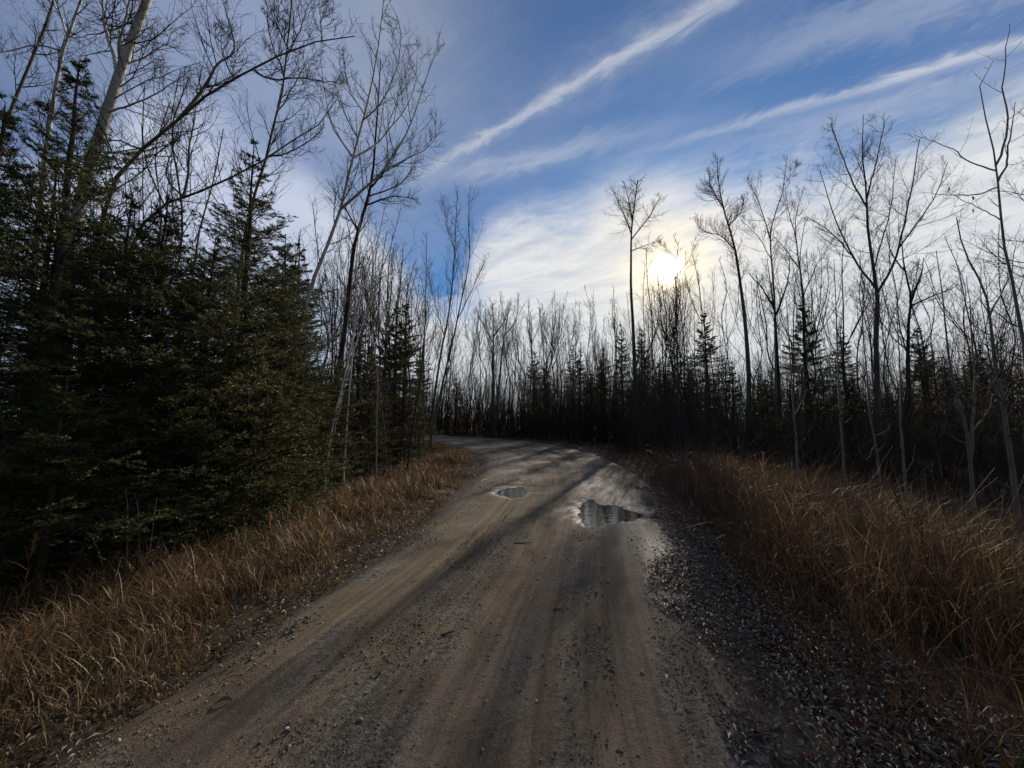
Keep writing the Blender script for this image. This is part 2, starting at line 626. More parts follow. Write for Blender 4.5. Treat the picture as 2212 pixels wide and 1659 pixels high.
# ------------------------------------------------------------------ road line
LEFT = [(-2.35, -6), (-2.35, -1), (-2.3, .5), (-2.2, 1.76), (-1.98, 2.7), (-1.45, 5.2), (-1.05, 9), (-.95, 12.4), (-1.4, 16.5), (-2.7, 21.0), (-5.6, 26.5), (-10.5, 31.5), (-17, 35), (-26, 37.5)]
RIGHT = [(1.3, -6), (1.35, -1), (1.45, .5), (1.55, 1.76), (1.8, 3.3), (2.45, 6.1), (3.35, 10.0), (3.75, 14), (3.55, 18.5), (2.3, 23.5), (-1.2, 29.5), (-7.5, 35.0), (-15.5, 39.4), (-25.5, 42.2)]
NR = 420
_l = resample([(a, b, 0) for a, b in LEFT], 4000)[:, :2]
_r = resample([(a, b, 0) for a, b in RIGHT], 4000)[:, :2]
# same station on both edges: by control point order
def edge(pts):
    p = np.array(pts, float)
    t = np.linspace(0, len(p) - 1, NR)
    q = np.vstack([2 * p[0] - p[1], p, 2 * p[-1] - p[-2]])
    o = []
    for s in t:
        i = min(int(s), len(p) - 2)
        f = s - i
        a, b, c, d = q[i], q[i + 1], q[i + 2], q[i + 3]
        o.append(.5 * (2 * b + (c - a) * f + (2 * a - 5 * b + 4 * c - d) * f * f + (3 * b - a - 3 * c + d) * f ** 3))
    return np.array(o)


EL, ER = edge(LEFT), edge(RIGHT)
MID = (EL + ER) / 2
HW = np.linalg.norm(ER - EL, axis=1) / 2
NRM = unit(ER - EL)
ALONG = np.concatenate([[0], np.cumsum(np.linalg.norm(np.diff(MID, axis=0), axis=1))])


def vnoise(x, y, seed, scale):
    """cheap smooth value noise"""
    x, y = np.asarray(x, float) * scale, np.asarray(y, float) * scale
    xi, yi = np.floor(x).astype(np.int64), np.floor(y).astype(np.int64)
    fx, fy = x - xi, y - yi
    fx, fy = fx * fx * (3 - 2 * fx), fy * fy * (3 - 2 * fy)

    def h(a, b):
        n = (a * 374761393 + b * 668265263 + seed * 1442695041) & 0x7FFFFFFF
        n = ((n ^ (n >> 13)) * 1274126177) & 0x7FFFFFFF
        return ((n ^ (n >> 16)) & 0xFFFF) / 65535.0
    return (h(xi, yi) * (1 - fx) + h(xi + 1, yi) * fx) * (1 - fy) + (h(xi, yi + 1) * (1 - fx) + h(xi + 1, yi + 1) * fx) * fy


def sstep(x, a, b):
    t = np.clip((x - a) / (b - a), 0, 1)
    return t * t * (3 - 2 * t)


def off_road(x, y):
    """signed offset outside the road edge (negative on the road), and side (-1 left, 1 right)"""
    x, y = np.atleast_1d(x).astype(float), np.atleast_1d(y).astype(float)
    o, s = np.empty(len(x)), np.empty(len(x))
    for a in range(0, len(x), 20000):
        b = slice(a, a + 20000)
        d = (x[b, None] - MID[None, :, 0]) ** 2 + (y[b, None] - MID[None, :, 1]) ** 2
        i = d.argmin(1)
        lat = (x[b] - MID[i, 0]) * NRM[i, 0] + (y[b] - MID[i, 1]) * NRM[i, 1]
        dist = np.sqrt(d[np.arange(len(i)), i])
        o[b] = np.maximum(np.abs(lat), np.where((i == 0) | (i == NR - 1), dist, 0)) - HW[i]
        s[b] = np.sign(lat)
    return o, s


def ground_z(x, y):
    x, y = np.atleast_1d(x).astype(float), np.atleast_1d(y).astype(float)
    o, s = off_road(x, y)
    bump = (vnoise(x, y, 3, .9) - .5) * .16 + (vnoise(x, y, 4, 3.1) - .5) * .06
    right = -.80 * sstep(o, .7, 4.6) * (1 - .45 * sstep(y, 9, 16)) + .35 * sstep(o, 8, 18)
    left = -.16 * sstep(o, .3, 1.8) + .12 * sstep(o, 3, 9)
    z = np.where(s > 0, right, left) + bump * sstep(o, .1, 1.2) + (vnoise(x, y, 5, 5) - .5) * .03
    return np.where(o < 0.12, -.055 - .1 * sstep(-o, 0, .3), z - .055 * (1 - sstep(o, .12, .5)))


PUDDLES = [(1.60, 6.7, .56, .74), (0.0, 8.55, .34, .5)]


def road_z(x, y, lat, w):
    """lat: signed metres from the middle, w: half width"""
    z = .03 * (1 - (lat / w) ** 2) + (vnoise(x, y, 11, 1.1) - .5) * .035 + (vnoise(x, y, 12, 4.5) - .5) * .014
    return z


def shore(x, y):
    return .10 * np.sin(3.1 * x + 1.3 * y + .6) + .08 * np.sin(-2.2 * x + 4.3 * y) + .07 * np.sin(9.1 * x - 5.3 * y + 1.) + .05 * np.sin(13. * x + 11. * y) + (vnoise(x, y, 32, 16.) - .5) * .30


def calm(x, y, z):
    """the hollows the puddles lie in are smooth"""
    for (px, py, rx, ry) in PUDDLES:
        d = np.sqrt(((x - px) / rx) ** 2 + ((y - py) / ry) ** 2)
        k = sstep(d, 1.0, 2.0)
        z = z * k + .016 * (1 - k)
    return z


def rut_of(lat, y):
    r = np.zeros_like(lat)
    for c in (-1.02, -.02, .78):
        c2 = c + (vnoise(y * 0 + 3.3, y, 21 + int(c * 10), .15) - .5) * .35
        r = np.maximum(r, np.exp(-((lat - c2) / .17) ** 2))
    return r


def build_ground():
    g = np.concatenate([-np.geomspace(1200, 30, 22), np.linspace(-28, 28, 165), np.geomspace(30, 1200, 22)])
    gy = np.concatenate([-np.geomspace(1200, 10, 18), np.linspace(-8, 48, 185), np.geomspace(50, 1200, 22)])
    X, Y = np.meshgrid(g, gy)
    Z = ground_z(X.ravel(), Y.ravel())
    nx, ny = len(g), len(gy)
    i = (np.arange(ny - 1)[:, None] * nx + np.arange(nx - 1)[None]).ravel()
    me = mesh_of("ground", np.stack([X.ravel(), Y.ravel(), Z], 1), [np.stack([i, i + 1, i + nx + 1, i + nx], 1)], M["ground"], smooth=True)
    tag(link("ground", me), "dark forest floor either side of the gravel road", kind="structure")


def build_road():
    NS = 71
    # denser stations near the camera
    st = np.interp(np.linspace(0, 1, 760) ** 1.5 * (ALONG[-1] - 3) + 3, ALONG, np.arange(NR))
    i0 = np.minimum(st.astype(int), NR - 2)
    f = (st - i0)[:, None]
    mid = MID[i0] * (1 - f) + MID[i0 + 1] * f
    nrm = unit(NRM[i0] * (1 - f) + NRM[i0 + 1] * f)
    hw = HW[i0] * (1 - f[:, 0]) + HW[i0 + 1] * f[:, 0]
    al = ALONG[i0] * (1 - f[:, 0]) + ALONG[i0 + 1] * f[:, 0]
    q = np.linspace(-1, 1, NS)
    lat = q[None] * (hw[:, None] + .35)
    P = mid[:, None] + nrm[:, None] * lat[:, :, None]
    X, Y = P[..., 0], P[..., 1]
    Z = road_z(X, Y, lat, hw[:, None])
    rut = rut_of(lat, np.repeat(al[:, None], NS, 1))
    Z = calm(X, Y, Z) - .032 * rut
    edge_ = sstep(np.abs(lat) - hw[:, None], -.25, .35)
    Z = Z - .16 * edge_
    # washboard tread prints along the left track
    c = -1.02 + (vnoise(al * 0 + 3.3, al, 21 - 10, .15) - .5) * .35
    Z = Z + .004 * np.exp(-((lat - c[:, None]) / .13) ** 2) * np.sin(al[:, None] * 2 * math.pi / .09) * (vnoise(X, Y, 9, 1.2) > .3)
    wet = np.zeros_like(Z)
    for (px, py, rx, ry) in PUDDLES:
        d = np.sqrt(((X - px) / rx) ** 2 + ((Y - py) / ry) ** 2) + shore(X, Y)
        Z = Z - .05 * (1 - sstep(d, .35, 1.5))
        wet = np.maximum(wet, (1 - sstep(d, .9, 1.9)) * (.35 + .65 * sstep(vnoise(X, Y, 35, 9.) * .6 + vnoise(X, Y, 36, 23.) * .4, .35, .6)))
    wz = np.exp(-((X - 1.75 - .05 * (Y - 4)) / .65) ** 2) * sstep(Y, 2.2, 4.8) * (1 - sstep(Y, 9, 13))
    far = sstep(Y, 7.5, 10.5) * .40 * sstep(vnoise(X, Y, 33, .8), .35, .7)
    wet = np.clip(np.maximum.reduce([wet, .75 * wz, far]), 0, 1)
    n = len(st)
    i = (np.arange(n - 1)[:, None] * NS + np.arange(NS - 1)[None]).ravel()
    F = np.stack([i, i + 1, i + NS + 1, i + NS], 1)
    me = mesh_of("gravel_road", np.stack([X.ravel(), Y.ravel(), Z.ravel()], 1), [F], M["road"],
                 {"wet": wet.ravel(), "rut": (rut * sstep(vnoise(X, Y, 8, .7), .2, .6)).ravel()}, smooth=True)
    uvl = me.uv_layers.new(name="road")
    uv = np.stack([lat.ravel(), np.repeat(al, NS)], 1)[F.ravel()]
    uvl.data.foreach_set("uv", uv.astype(np.float32).ravel())
    o = tag(link("gravel_road", me), "damp brown gravel road with wheel tracks bending left into the wood", kind="structure")
    return o


build_ground()
ROAD = build_road()
for k, (px, py, rx, ry) in enumerate(PUDDLES):
    a = np.linspace(0, 2 * math.pi, 48, endpoint=False)
    V = np.vstack([[0, 0, 0], np.stack([np.cos(a) * rx * 1.5, np.sin(a) * ry * 1.5, a * 0], 1)])
    j = np.arange(48)
    me = mesh_of("puddle", V, [np.stack([j * 0, j + 1, (j + 1) % 48 + 1], 1)], M["water"])
    lab = ["wide shining puddle at the right side of the road", "small puddle left of the wide one, in the middle of the road"][k]
    zz = -.012
    tag(link("puddle", me, loc=(px, py, zz)), lab, kind="structure")


# ------------------------------------------------------------------ ground cover
def blades(rng, x, y, z, h, w, bend, az=None, tint=None, seg=2):
    """curling ribbons of length h that start near upright and bend over by the angle bend"""
    n = len(x)
    az = rng.uniform(0, 2 * math.pi, n) if az is None else az
    d = np.stack([np.cos(az), np.sin(az), az * 0], 1)
    fa = az + math.pi / 2 + rng.normal(0, .6, n)
    s = np.stack([np.cos(fa), np.sin(fa), az * 0], 1) * (w / 2)[:, None]
    p = np.stack([x, y, z], 1)
    th0 = np.abs(rng.normal(0, .38, n))
    up = np.array([0, 0, 1.])
    P = [p]
    for k, (f, ln) in enumerate(((.05, .42), (.45, .33), (1.0, .25))):
        th = th0 + bend * f
        p = p + ((np.sin(th) * h * ln)[:, None] * d + (np.cos(th) * h * ln)[:, None] * up)
        P.append(p)
    V = np.stack([P[0] - s, P[0] + s, P[1] + s * .9, P[1] - s * .9, P[2] + s * .65, P[2] - s * .65, P[3]], 1).reshape(-1, 3)
    i = np.arange(n) * 7
    F4 = np.concatenate([np.stack([i, i + 1, i + 2, i + 3], 1), np.stack([i + 3, i + 2, i + 4, i + 5], 1)])
    F3 = np.stack([i + 5, i + 4, i + 6], 1)
    return V, F4, F3, np.repeat(tint if tint is not None else rng.uniform(0, 1, n), 7)


def scatter(rng, side, o0, o1, y0, y1, dens):
    """points beside the road: offset o0..o1 from its edge"""
    xs, ys, os_ = [], [], []
    L = ALONG[-1]
    sel = np.where((MID[:, 1] >= y0 - 2) & (MID[:, 1] <= y1 + 2))[0]
    a0, a1 = ALONG[sel[0]], ALONG[sel[-1]]
    n = int((a1 - a0) * (o1 - o0) * dens)
    a = rng.uniform(a0, a1, n)
    o = rng.uniform(o0, o1, n)
    f = np.interp(a, ALONG, np.arange(NR))
    i = np.minimum(f.astype(int), NR - 2)
    w = (f - i)[:, None]
    mid, nr, hw = MID[i] * (1 - w) + MID[i + 1] * w, unit(NRM[i] * (1 - w) + NRM[i + 1] * w), HW[i] * (1 - w[:, 0]) + HW[i + 1] * w[:, 0]
    p = mid + nr * (side * (hw + o))[:, None]
    k = (p[:, 1] >= y0) & (p[:, 1] <= y1)
    return p[k, 0], p[k, 1], o[k]


def build_grass(which):
    rng = np.random.default_rng(7 + which)
    acc = Acc()

    def add(x, y, o, h, w, bend, tint, thin):
        k = rng.uniform(0, 1, len(x)) < thin
        x, y, o, h, w, bend, tint = x[k], y[k], o[k], h[k], w[k], bend[k], tint[k]
        z = ground_z(x, y)
        V, F4, F3, t = blades(rng, x, y, z - .01, h, w, bend, tint=tint)
        acc.V.append(V)
        acc.F.append(F4 + acc.n)
        acc.F.append(F3 + acc.n)
        acc.A.append(t)
        acc.n += len(V)

    for (side, o0, o1, y0, y1, dens) in GRASS[which]:
        x, y, o = scatter(rng, side, o0, o1, y0, y1, dens)
        cl = vnoise(x, y, 41, 1.7) * .55 + vnoise(x, y, 42, 5.) * .45
        near = np.clip(np.hypot(x, y) / 5, .8, 3)
        if side < 0:
            h = (.07 + .30 * sstep(o, .0, 1.3)) * rng.uniform(.3, 1.3, len(x)) * (.35 + 1.2 * cl)
            thin = sstep(o + 1.0 * (cl - .5), -.15, .5) * (1 - .75 * sstep(o, 2.1, 3.2)) * sstep(cl, .12, .5)
            bend = rng.uniform(.2, 2.6, len(x))
            tint = np.clip(rng.normal(.40, .28, len(x)) + .3 * (cl - .5), 0, .94)
            green = rng.uniform(0, 1, len(x)) < .16 * (1 - sstep(o, .1, .9))
        else:
            h = (.12 + .85 * sstep(o, .3, 1.5)) * rng.uniform(.35, 1.15, len(x)) * (.5 + .8 * cl)
            h = h * (1 - .62 * sstep(y, 10, 14))
            thin = sstep(o + 1.1 * (cl - .5) + .25 * (1 - sstep(y, 3, 5)), -.08, .6) * (.35 + .65 * sstep(cl, .25, .5))
            bend = rng.uniform(.05, 1.5, len(x)) ** 1.4
            tint = np.clip(rng.normal(.25, .24, len(x)) + .3 * (cl - .5) - .2 * sstep(y, 10, 14), 0, .94)
            green = rng.uniform(0, 1, len(x)) < .10 * (1 - sstep(o, .4, 1.0))
        tint = np.where(green, 1.0, tint)
        w = rng.lognormal(math.log(.0052), .4, len(x)) * near ** .7
        add(x, y, o, h, w, bend, tint, thin)
    if which == 1:      # reeds whose tops curl over above the rest
        for (o0, o1, y0, y1, dens) in ((1.3, 6.5, 3.0, 7, 26), (1.0, 6.5, 7, 12.5, 30)):
            x, y, o = scatter(rng, 1, o0, o1, y0, y1, dens)
            cl = vnoise(x, y, 47, 1.1)
            n_ = len(x)
            add(x, y, o, rng.uniform(.75, 1.2, n_), rng.uniform(.008, .017, n_), rng.uniform(1.0, 2.6, n_), rng.uniform(.62, .94, n_), sstep(cl, .3, .55))
    name, mat, lab = (("verge_grass", "verge", "short curled dry grass on the left verge of the road"),
                      ("dry_grass", "grass", "tall brown dry grass beside the road on the right and along the bend"))[which]
    me = acc.mesh(name, M[mat], attr="tint")
    tag(link(name, me), lab, kind="stuff")


GRASS = [((-1, -.35, 3.2, .3, 5, 1500), (-1, -.25, 3.0, 5, 9, 1000)),
         ((-1, -.25, 3.0, 6.5, 11, 600), (-1, -.2, 3.0, 11, 30, 380), (1, -.25, 6.0, .2, 5, 1100), (1, -.2, 6.5, 5, 11, 500), (1, -.1, 2.5, 11, 34, 200), (-1, 0, 2.5, 30, 40, 200))]
build_grass(0)
build_grass(1)


def leaf_shape(n_l=4):
    """one curled pointed leaf about 1 long, n_l slices"""
    t = np.linspace(0, 1, n_l + 1)
    w = .15 * np.sin(np.pi * np.clip(t, .02, .98)) ** .8 + .004
    zc = .10 * np.sin(np.pi * t) + .05 * t
    V = []
    for k in range(n_l + 1):
        V += [(t[k] - .5, -w[k], zc[k] + .10 * (w[k] / .15)), (t[k] - .5, 0, zc[k] - .02), (t[k] - .5, w[k], zc[k] + .10 * (w[k] / .15))]
    F = []
    for k in range(n_l):
        b = k * 3
        F += [(b, b + 1, b + 4, b + 3), (b + 1, b + 2, b + 5, b + 4)]
    return np.array(V), np.array(F)


def rot_zyx(rz, ry, rx):
    cz, sz, cy, sy, cx, sx = np.cos(rz), np.sin(rz), np.cos(ry), np.sin(ry), np.cos(rx), np.sin(rx)
    return np.stack([np.stack([cz * cy, cz * sy * sx - sz * cx, cz * sy * cx + sz * sx], -1),
                     np.stack([sz * cy, sz * sy * sx + cz * cx, sz * sy * cx - cz * sx], -1),
                     np.stack([-sy, cy * sx, cy * cx], -1)], -2)


def road_height(x, y):
    """height of whatever lies on top at x, y"""
    o, s = off_road(x, y)
    d = (x[:, None] - MID[None, :, 0]) ** 2 + (y[:, None] - MID[None, :, 1]) ** 2
    i = d.argmin(1)
    lat = (x - MID[i, 0]) * NRM[i, 0] + (y - MID[i, 1]) * NRM[i, 1]
    z = calm(x, y, road_z(x, y, lat, HW[i])) - .032 * rut_of(lat, ALONG[i]) - .16 * sstep(np.abs(lat) - HW[i], -.25, .35)
    for (px, py, rx, ry) in PUDDLES:
        dd = np.sqrt(((x - px) / rx) ** 2 + ((y - py) / ry) ** 2) + shore(x, y)
        z = z - .05 * (1 - sstep(dd, .35, 1.5))
    return np.maximum(z, ground_z(x, y))


def build_litter():
    rng = np.random.default_rng(21)
    LV, LF = leaf_shape(2)
    xs, ys = [], []
    for (side, o0, o1, y0, y1, dens, lo, hi, keep) in (
            (1, -.75, .95, .8, 4.5, 2100, -.55, -.2, .8), (1, -.6, .9, 4.5, 9, 1300, -.45, -.1, .85), (1, -.7, .8, 9, 24, 160, -.6, .1, .7), (-1, -1.2, .6, 8, 24, 40, -1, .2, .6),
            (-1, -.35, 1.2, .8, 6, 330, -.3, .1, 1.3), (-1, -.2, 1.0, 6, 14, 160, -.1, .2, 1.2), (-1, 1, 4, 1, 8, 120, .9, 1.1, 9)):
        x, y, o = scatter(rng, side, o0, o1, y0, y1, dens)
        cl = vnoise(x, y, 51, 1.6) * .5 + vnoise(x, y, 52, 4.2) * .5
        k = rng.uniform(0, 1, len(x)) < sstep(o + .7 * (cl - .5), lo, hi) * (1 - sstep(o, keep - .2, keep + .3))
        xs.append(x[k])
        ys.append(y[k])
    x, y = np.concatenate(xs), np.concatenate(ys)
    z = road_height(x, y) + rng.uniform(.0, .022, len(x))
    sc = rng.uniform(.028, .068, len(x))
    rz, ry, rx = rng.uniform(0, 6.3, len(x)), rng.normal(0, .24, len(x)), rng.normal(0, .32, len(x))
    tint = np.clip(rng.normal(.56, .2, len(x)), 0, .96)
    tint[rng.uniform(0, 1, len(x)) < .03] = 1.0
    d = np.hypot(x, y) + .6 * (x < 0) * 3
    order = np.argsort(d / sc)
    big, rest = order[:300], order[300:]
    Rm = rot_zyx(rz, ry, rx)
    V = np.einsum("nij,kj->nki", Rm[rest], LV) * sc[rest, None, None] + np.stack([x, y, z], 1)[rest][:, None]
    F = (LF[None] + (np.arange(len(rest)) * len(LV))[:, None, None]).reshape(-1, 4)
    me = mesh_of("leaf_litter", V.reshape(-1, 3), [F], M["litter"], {"tint": np.repeat(tint[rest], len(LV))})
    par = tag(link("leaf_litter", me), "curled grey brown fallen leaves strewn along the road edges", kind="stuff")
    BV, BF = leaf_shape(6)
    meshes = []
    for k in range(10):
        v = BV.copy()
        v[:, 1] *= rng.uniform(.7, 1.5)
        v[:, 2] = v[:, 2] * rng.uniform(.4, 1.8) + rng.uniform(-.5, .5) * (v[:, 0]) ** 2 + rng.uniform(-.3, .3) * v[:, 0] * v[:, 1] * 4
        meshes.append(mesh_of("leaf", v, [BF], M["litter"], {"tint": np.full(len(v), np.clip(.12 + .09 * k, 0, 1.0))}, smooth=True))
    for i in big:
        o = link("leaf", meshes[int(rng.integers(10))], par)
        o.location = (x[i], y[i], z[i] + .004)
        o.rotation_euler = (rx[i], ry[i], rz[i])
        o.scale = (sc[i] * 1.1,) * 3


build_litter()


def build_gravel():
    rng = np.random.default_rng(33)
    O = np.array([(1, 0, 0), (-1, 0, 0), (0, 1, 0), (0, -1, 0), (0, 0, 1), (0, 0, -1)], float)
    OF = np.array([(0, 2, 4), (2, 1, 4), (1, 3, 4), (3, 0, 4), (2, 0, 5), (1, 2, 5), (3, 1, 5), (0, 3, 5)])
    xs, ys = [], []
    for (y0, y1, dens) in ((1.2, 3.2, 3600), (3.2, 6, 1200), (6, 12, 200)):
        n = int((y1 - y0) * 5 * dens)
        x, y = rng.uniform(-2.4, 3.6, n), rng.uniform(y0, y1, n)
        o, s = off_road(x, y)
        cl = vnoise(x, y, 61, .9) * .55 + vnoise(x, y, 62, 3.) * .45
        k = (o < np.where(s > 0, -.45, 0)) & (rng.uniform(0, 1, n) < .12 + .8 * sstep(cl, .40, .70))
        xs.append(x[k])
        ys.append(y[k])
    x, y = np.concatenate(xs), np.concatenate(ys)
    sc = rng.lognormal(math.log(.0034), .45, len(x)) * (1 + .10 * y)
    z = road_height(x, y) + sc * .05
    Rm = rot_zyx(rng.uniform(0, 6.3, len(x)), rng.uniform(0, 6.3, len(x)), rng.uniform(0, 6.3, len(x)))
    ax = rng.uniform(.6, 1.3, (len(x), 1, 3)) * np.array([1, 1, .8])
    V = np.einsum("nij,nkj->nki", Rm, O[None] * ax * sc[:, None, None]) + np.stack([x, y, z], 1)[:, None]
    F = (OF[None] + (np.arange(len(x)) * 6)[:, None, None]).reshape(-1, 3)
    t = np.clip(rng.normal(.42, .25, len(x)), 0, .97)
    me = mesh_of("gravel", V.reshape(-1, 3), [F], M["stone"], {"tint": np.repeat(t, 6)})
    tag(link("gravel", me), "loose grey and brown gravel lying on the road", kind="stuff")
    # the larger pebbles one by one, pieces of the road
    import bmesh
    shapes = []
    for k in range(6):
        bm = bmesh.new()
        bmesh.ops.create_icosphere(bm, subdivisions=1, radius=1)
        for v in bm.verts:
            v.co *= rng.uniform(.75, 1.15)
            v.co.z *= .65
        me = bpy.data.meshes.new("pebble")
        bm.to_mesh(me)
        bm.free()
        a = me.attributes.new("tint", "FLOAT", "POINT")
        a.data.foreach_set("value", np.full(len(me.vertices), (.1, .3, .5, .8, .9, 1.0)[k], np.float32))
        me.materials.append(M["stone"])
        shapes.append(me)
    n = 110
    x, y = rng.uniform(-1.9, 1.6, n), rng.uniform(1.5, 4.6, n)
    z = road_height(x, y)
    for i in range(n):
        o = link("pebble", shapes[int(rng.choice(6, p=(.27, .27, .25, .12, .06, .03)))], ROAD)
        r = rng.uniform(.007, .013)
        o.location = (x[i], y[i], z[i] + r * .3)
        o.scale = (r * rng.uniform(.8, 1.5), r, r)
        o.rotation_euler = (0, 0, rng.uniform(0, 6.3))


build_gravel()


def build_brambles():
    """thin arching canes tangled through the tall grass on the right"""
    rng = np.random.default_rng(44)
    x, y, o = scatter(rng, 1, .2, 6.5, .8, 12, 44)
    N, n = len(x), 6
    P = np.empty((N, n, 3))
    P[:, 0] = np.stack([x, y, ground_z(x, y) - .02], 1)
    az = rng.uniform(0, 6.3, N)
    ln = rng.uniform(.5, 1.5, N)
    th = rng.uniform(.05, .5, N)
    curl = rng.uniform(.05, .42, N)
    for k in range(1, n):
        dv = np.stack([np.sin(th) * np.cos(az), np.sin(th) * np.sin(az), np.cos(th)], 1)
        P[:, k] = P[:, k - 1] + dv * (ln / (n - 1))[:, None]
        th = th + curl
        az = az + rng.normal(0, .12, N)
    acc = Acc()
    Rr = rng.uniform(.0016, .0038, N)[:, None] * np.linspace(1, .35, n)[None]
    V, F = tubes(P, Rr, 3)
    acc.add(V, F)
    P2, R2, _ = grow(P, Rr, rng, 2, .2, .95, (.12, .35), (.4, 1.1), .05, .12, 2, .7, .0011, .003, .5)
    V, F = tubes(P2, R2, 3)
    acc.add(V, F)
    tag(link("brambles", acc.mesh("brambles", M["cane"])), "thin bare arching canes tangled through the tall grass on the right", kind="stuff")


build_brambles()


# ------------------------------------------------------------------ firs
def fir_meshes(seed, H, L0, whorl=.2, per=6, side=13, sub=5, ned=13, nl=.029, nw=.0098, low=.06, sparse_top=.12, droop=.0, power=.8):
    rng = np.random.default_rng(seed)
    tz = np.linspace(0, H, 14)
    tp = np.stack([np.cumsum(rng.normal(0, .012, 14)), np.cumsum(rng.normal(0, .012, 14)), tz], 1)
    tp[0, :2] = 0
    tr = (.012 * H + .02) * (1 - tz / H) + .008
    V, F = tubes(tp[None], tr[None], 8)
    trunk = mesh_of("trunk", V, [F], M["dark_bark"], smooth=True)
    # branches in whorls
    hs = []
    h = H * low
    while h < H * .985:
        k = per if h < H * .7 else max(3, per - (3 if h > H * .84 else 1))
        a0 = rng.uniform(0, 6.3)
        for j in range(k):
            hs.append((max(.05, h + rng.normal(0, .13)), a0 + j * 2 * math.pi / k + rng.normal(0, .3)))
        h += whorl * (.85 + .35 * (1 - h / H) + 1.1 * max(0, h / H - .72)) * rng.uniform(.7, 1.3)
    hs = np.array(hs)
    N = len(hs)
    t = np.clip(hs[:, 0] / H, 0, .995)
    L = L0 * (1 - t) ** power * np.where(t > .7, 1 - .5 * (t - .7) / .3, 1) * rng.choice([1, 1, 1, .7, 1.2], N) * rng.uniform(.7, 1.15, N) + .06
    L *= np.where(t < .15, .75 + t * 1.6, 1)
    n = 7
    d = np.stack([np.cos(hs[:, 1]), np.sin(hs[:, 1]), .12 + .75 * t ** 1.6 + rng.normal(0, .24, N) - droop], 1)
    d = unit(d)
    sagr = rng.uniform(.3, 1.7, N)
    P = np.empty((N, n, 3))
    P[:, 0] = np.stack([np.interp(hs[:, 0], tz, tp[:, 0]), np.interp(hs[:, 0], tz, tp[:, 1]), hs[:, 0]], 1)
    for k in range(1, n):
        sag = (-.17 if k < 4 else .16) * ((1 - t) * sagr)[:, None]
        d = unit(d + np.array([0, 0, 1.]) * sag + rng.normal(0, .05, d.shape))
        P[:, k] = P[:, k - 1] + d * (L / (n - 1))[:, None]
    Rr = (.004 + .011 * L / L0)[:, None] * np.linspace(1, .25, n)[None]

    def fan(P, Rr, cnt, t0, ratio, ang, nn, minlen):
        """side shoots in the flat of the spray"""
        Np, m, _ = P.shape
        idx = np.repeat(np.arange(Np), cnt)
        tt = (np.tile(np.arange(cnt), Np) + rng.uniform(0, 1, Np * cnt)) / cnt
        tt = t0 + (1 - t0) * tt
        f = tt * (m - 1)
        i = np.minimum(f.astype(int), m - 2)
        w = (f - i)[:, None]
        pos = P[idx, i] * (1 - w) + P[idx, i + 1] * w
        tan = unit(P[idx, i + 1] - P[idx, i])
        sd = unit(np.cross(tan, np.array([0, 0, 1.])))
        sg = np.where(np.tile(np.arange(cnt), Np) % 2 == 0, 1., -1.)[:, None]
        a = rng.uniform(ang[0], ang[1], len(pos))[:, None]
        d = unit(np.cos(a) * tan + np.sin(a) * sg * sd + np.array([0, 0, 1.]) * rng.normal(0.0, .26, (len(pos), 1)))
        pl = np.linalg.norm(np.diff(P, axis=1), axis=2).sum(1)
        Ls = np.maximum(pl[idx] * (1.08 - tt) * rng.uniform(ratio[0], ratio[1], len(pos)), minlen)
        o = np.empty((len(pos), nn, 3))
        o[:, 0] = pos
        for k in range(1, nn):
            d = unit(d + rng.normal(0, .07, d.shape) + tan * .08)
            o[:, k] = o[:, k - 1] + d * (Ls / (nn - 1))[:, None]
        return o, Ls
    P2, L2 = fan(P, Rr, side, .12, (.30, .62), (.65, 1.05), 4, .06)
    keep = rng.uniform(0, 1, len(P2)) < np.clip(np.repeat(L, side) / (.36 * L0), .4, 1.0)
    P2, L2 = P2[keep], L2[keep]
    P3, L3 = fan(P2, None, sub, .1, (.32, .6), (.55, 1.0), 3, .045)
    acc = Acc()
    V, F = tubes(P, Rr, 4)
    acc.add(V, F)
    V, F = tubes(P2[:, [0, 3]], np.full((len(P2), 2), .0022) * np.array([[1, .5]]), 3)
    acc.add(V, F)
    # needles
    nv, nt = [], []

    def needles(P, cnt, t0=0.0):
        Np, m, _ = P.shape
        idx = np.repeat(np.arange(Np), cnt)
        tt = t0 + (1 - t0) * rng.uniform(0, 1, Np * cnt)
        f = tt * (m - 1)
        i = np.minimum(f.astype(int), m - 2)
        w = (f - i)[:, None]
        pos = P[idx, i] * (1 - w) + P[idx, i + 1] * w
        tan = unit(P[idx, i + 1] - P[idx, i])
        rv = rng.normal(size=pos.shape)
        rv[:, 2] = rv[:, 2] * .65 + .25
        perp = unit(rv - (rv * tan).sum(-1, keepdims=True) * tan)
        d = unit(tan * rng.uniform(.45, .95, (len(pos), 1)) + perp)
        s = unit(np.cross(d, rng.normal(size=d.shape))) * nw / 2
        ln = nl * rng.uniform(.75, 1.25, (len(pos), 1))
        nv.append(np.stack([pos - s, pos + s, pos + d * ln], 1).reshape(-1, 3))
        sh = rng.uniform(.1, .7, Np)
        nt.append(np.repeat(np.clip(sh[idx] + .3 * tt ** 2 + rng.normal(0, .08, len(pos)), 0, 1), 3))
    needles(P3, ned)
    needles(P2, int(ned * 1.6), .15)
    needles(P, int(ned * 3), .35)
    # leader
    ld = np.stack([tp[-1] - (0, 0, .5), tp[-1] + (0, 0, .05)])[None]
    needles(ld, 40)
    V = np.concatenate(nv)
    LVs, LFs = np.concatenate(acc.V), np.concatenate(acc.F)
    crown = mesh_of("crown", np.vstack([LVs, V]), [LFs, np.arange(len(V)).reshape(-1, 3) + len(LVs)], None,
                    {"tint": np.concatenate([np.zeros(len(LVs))] + nt)})
    crown.materials.append(M["dark_bark"])
    crown.materials.append(M["needle"])
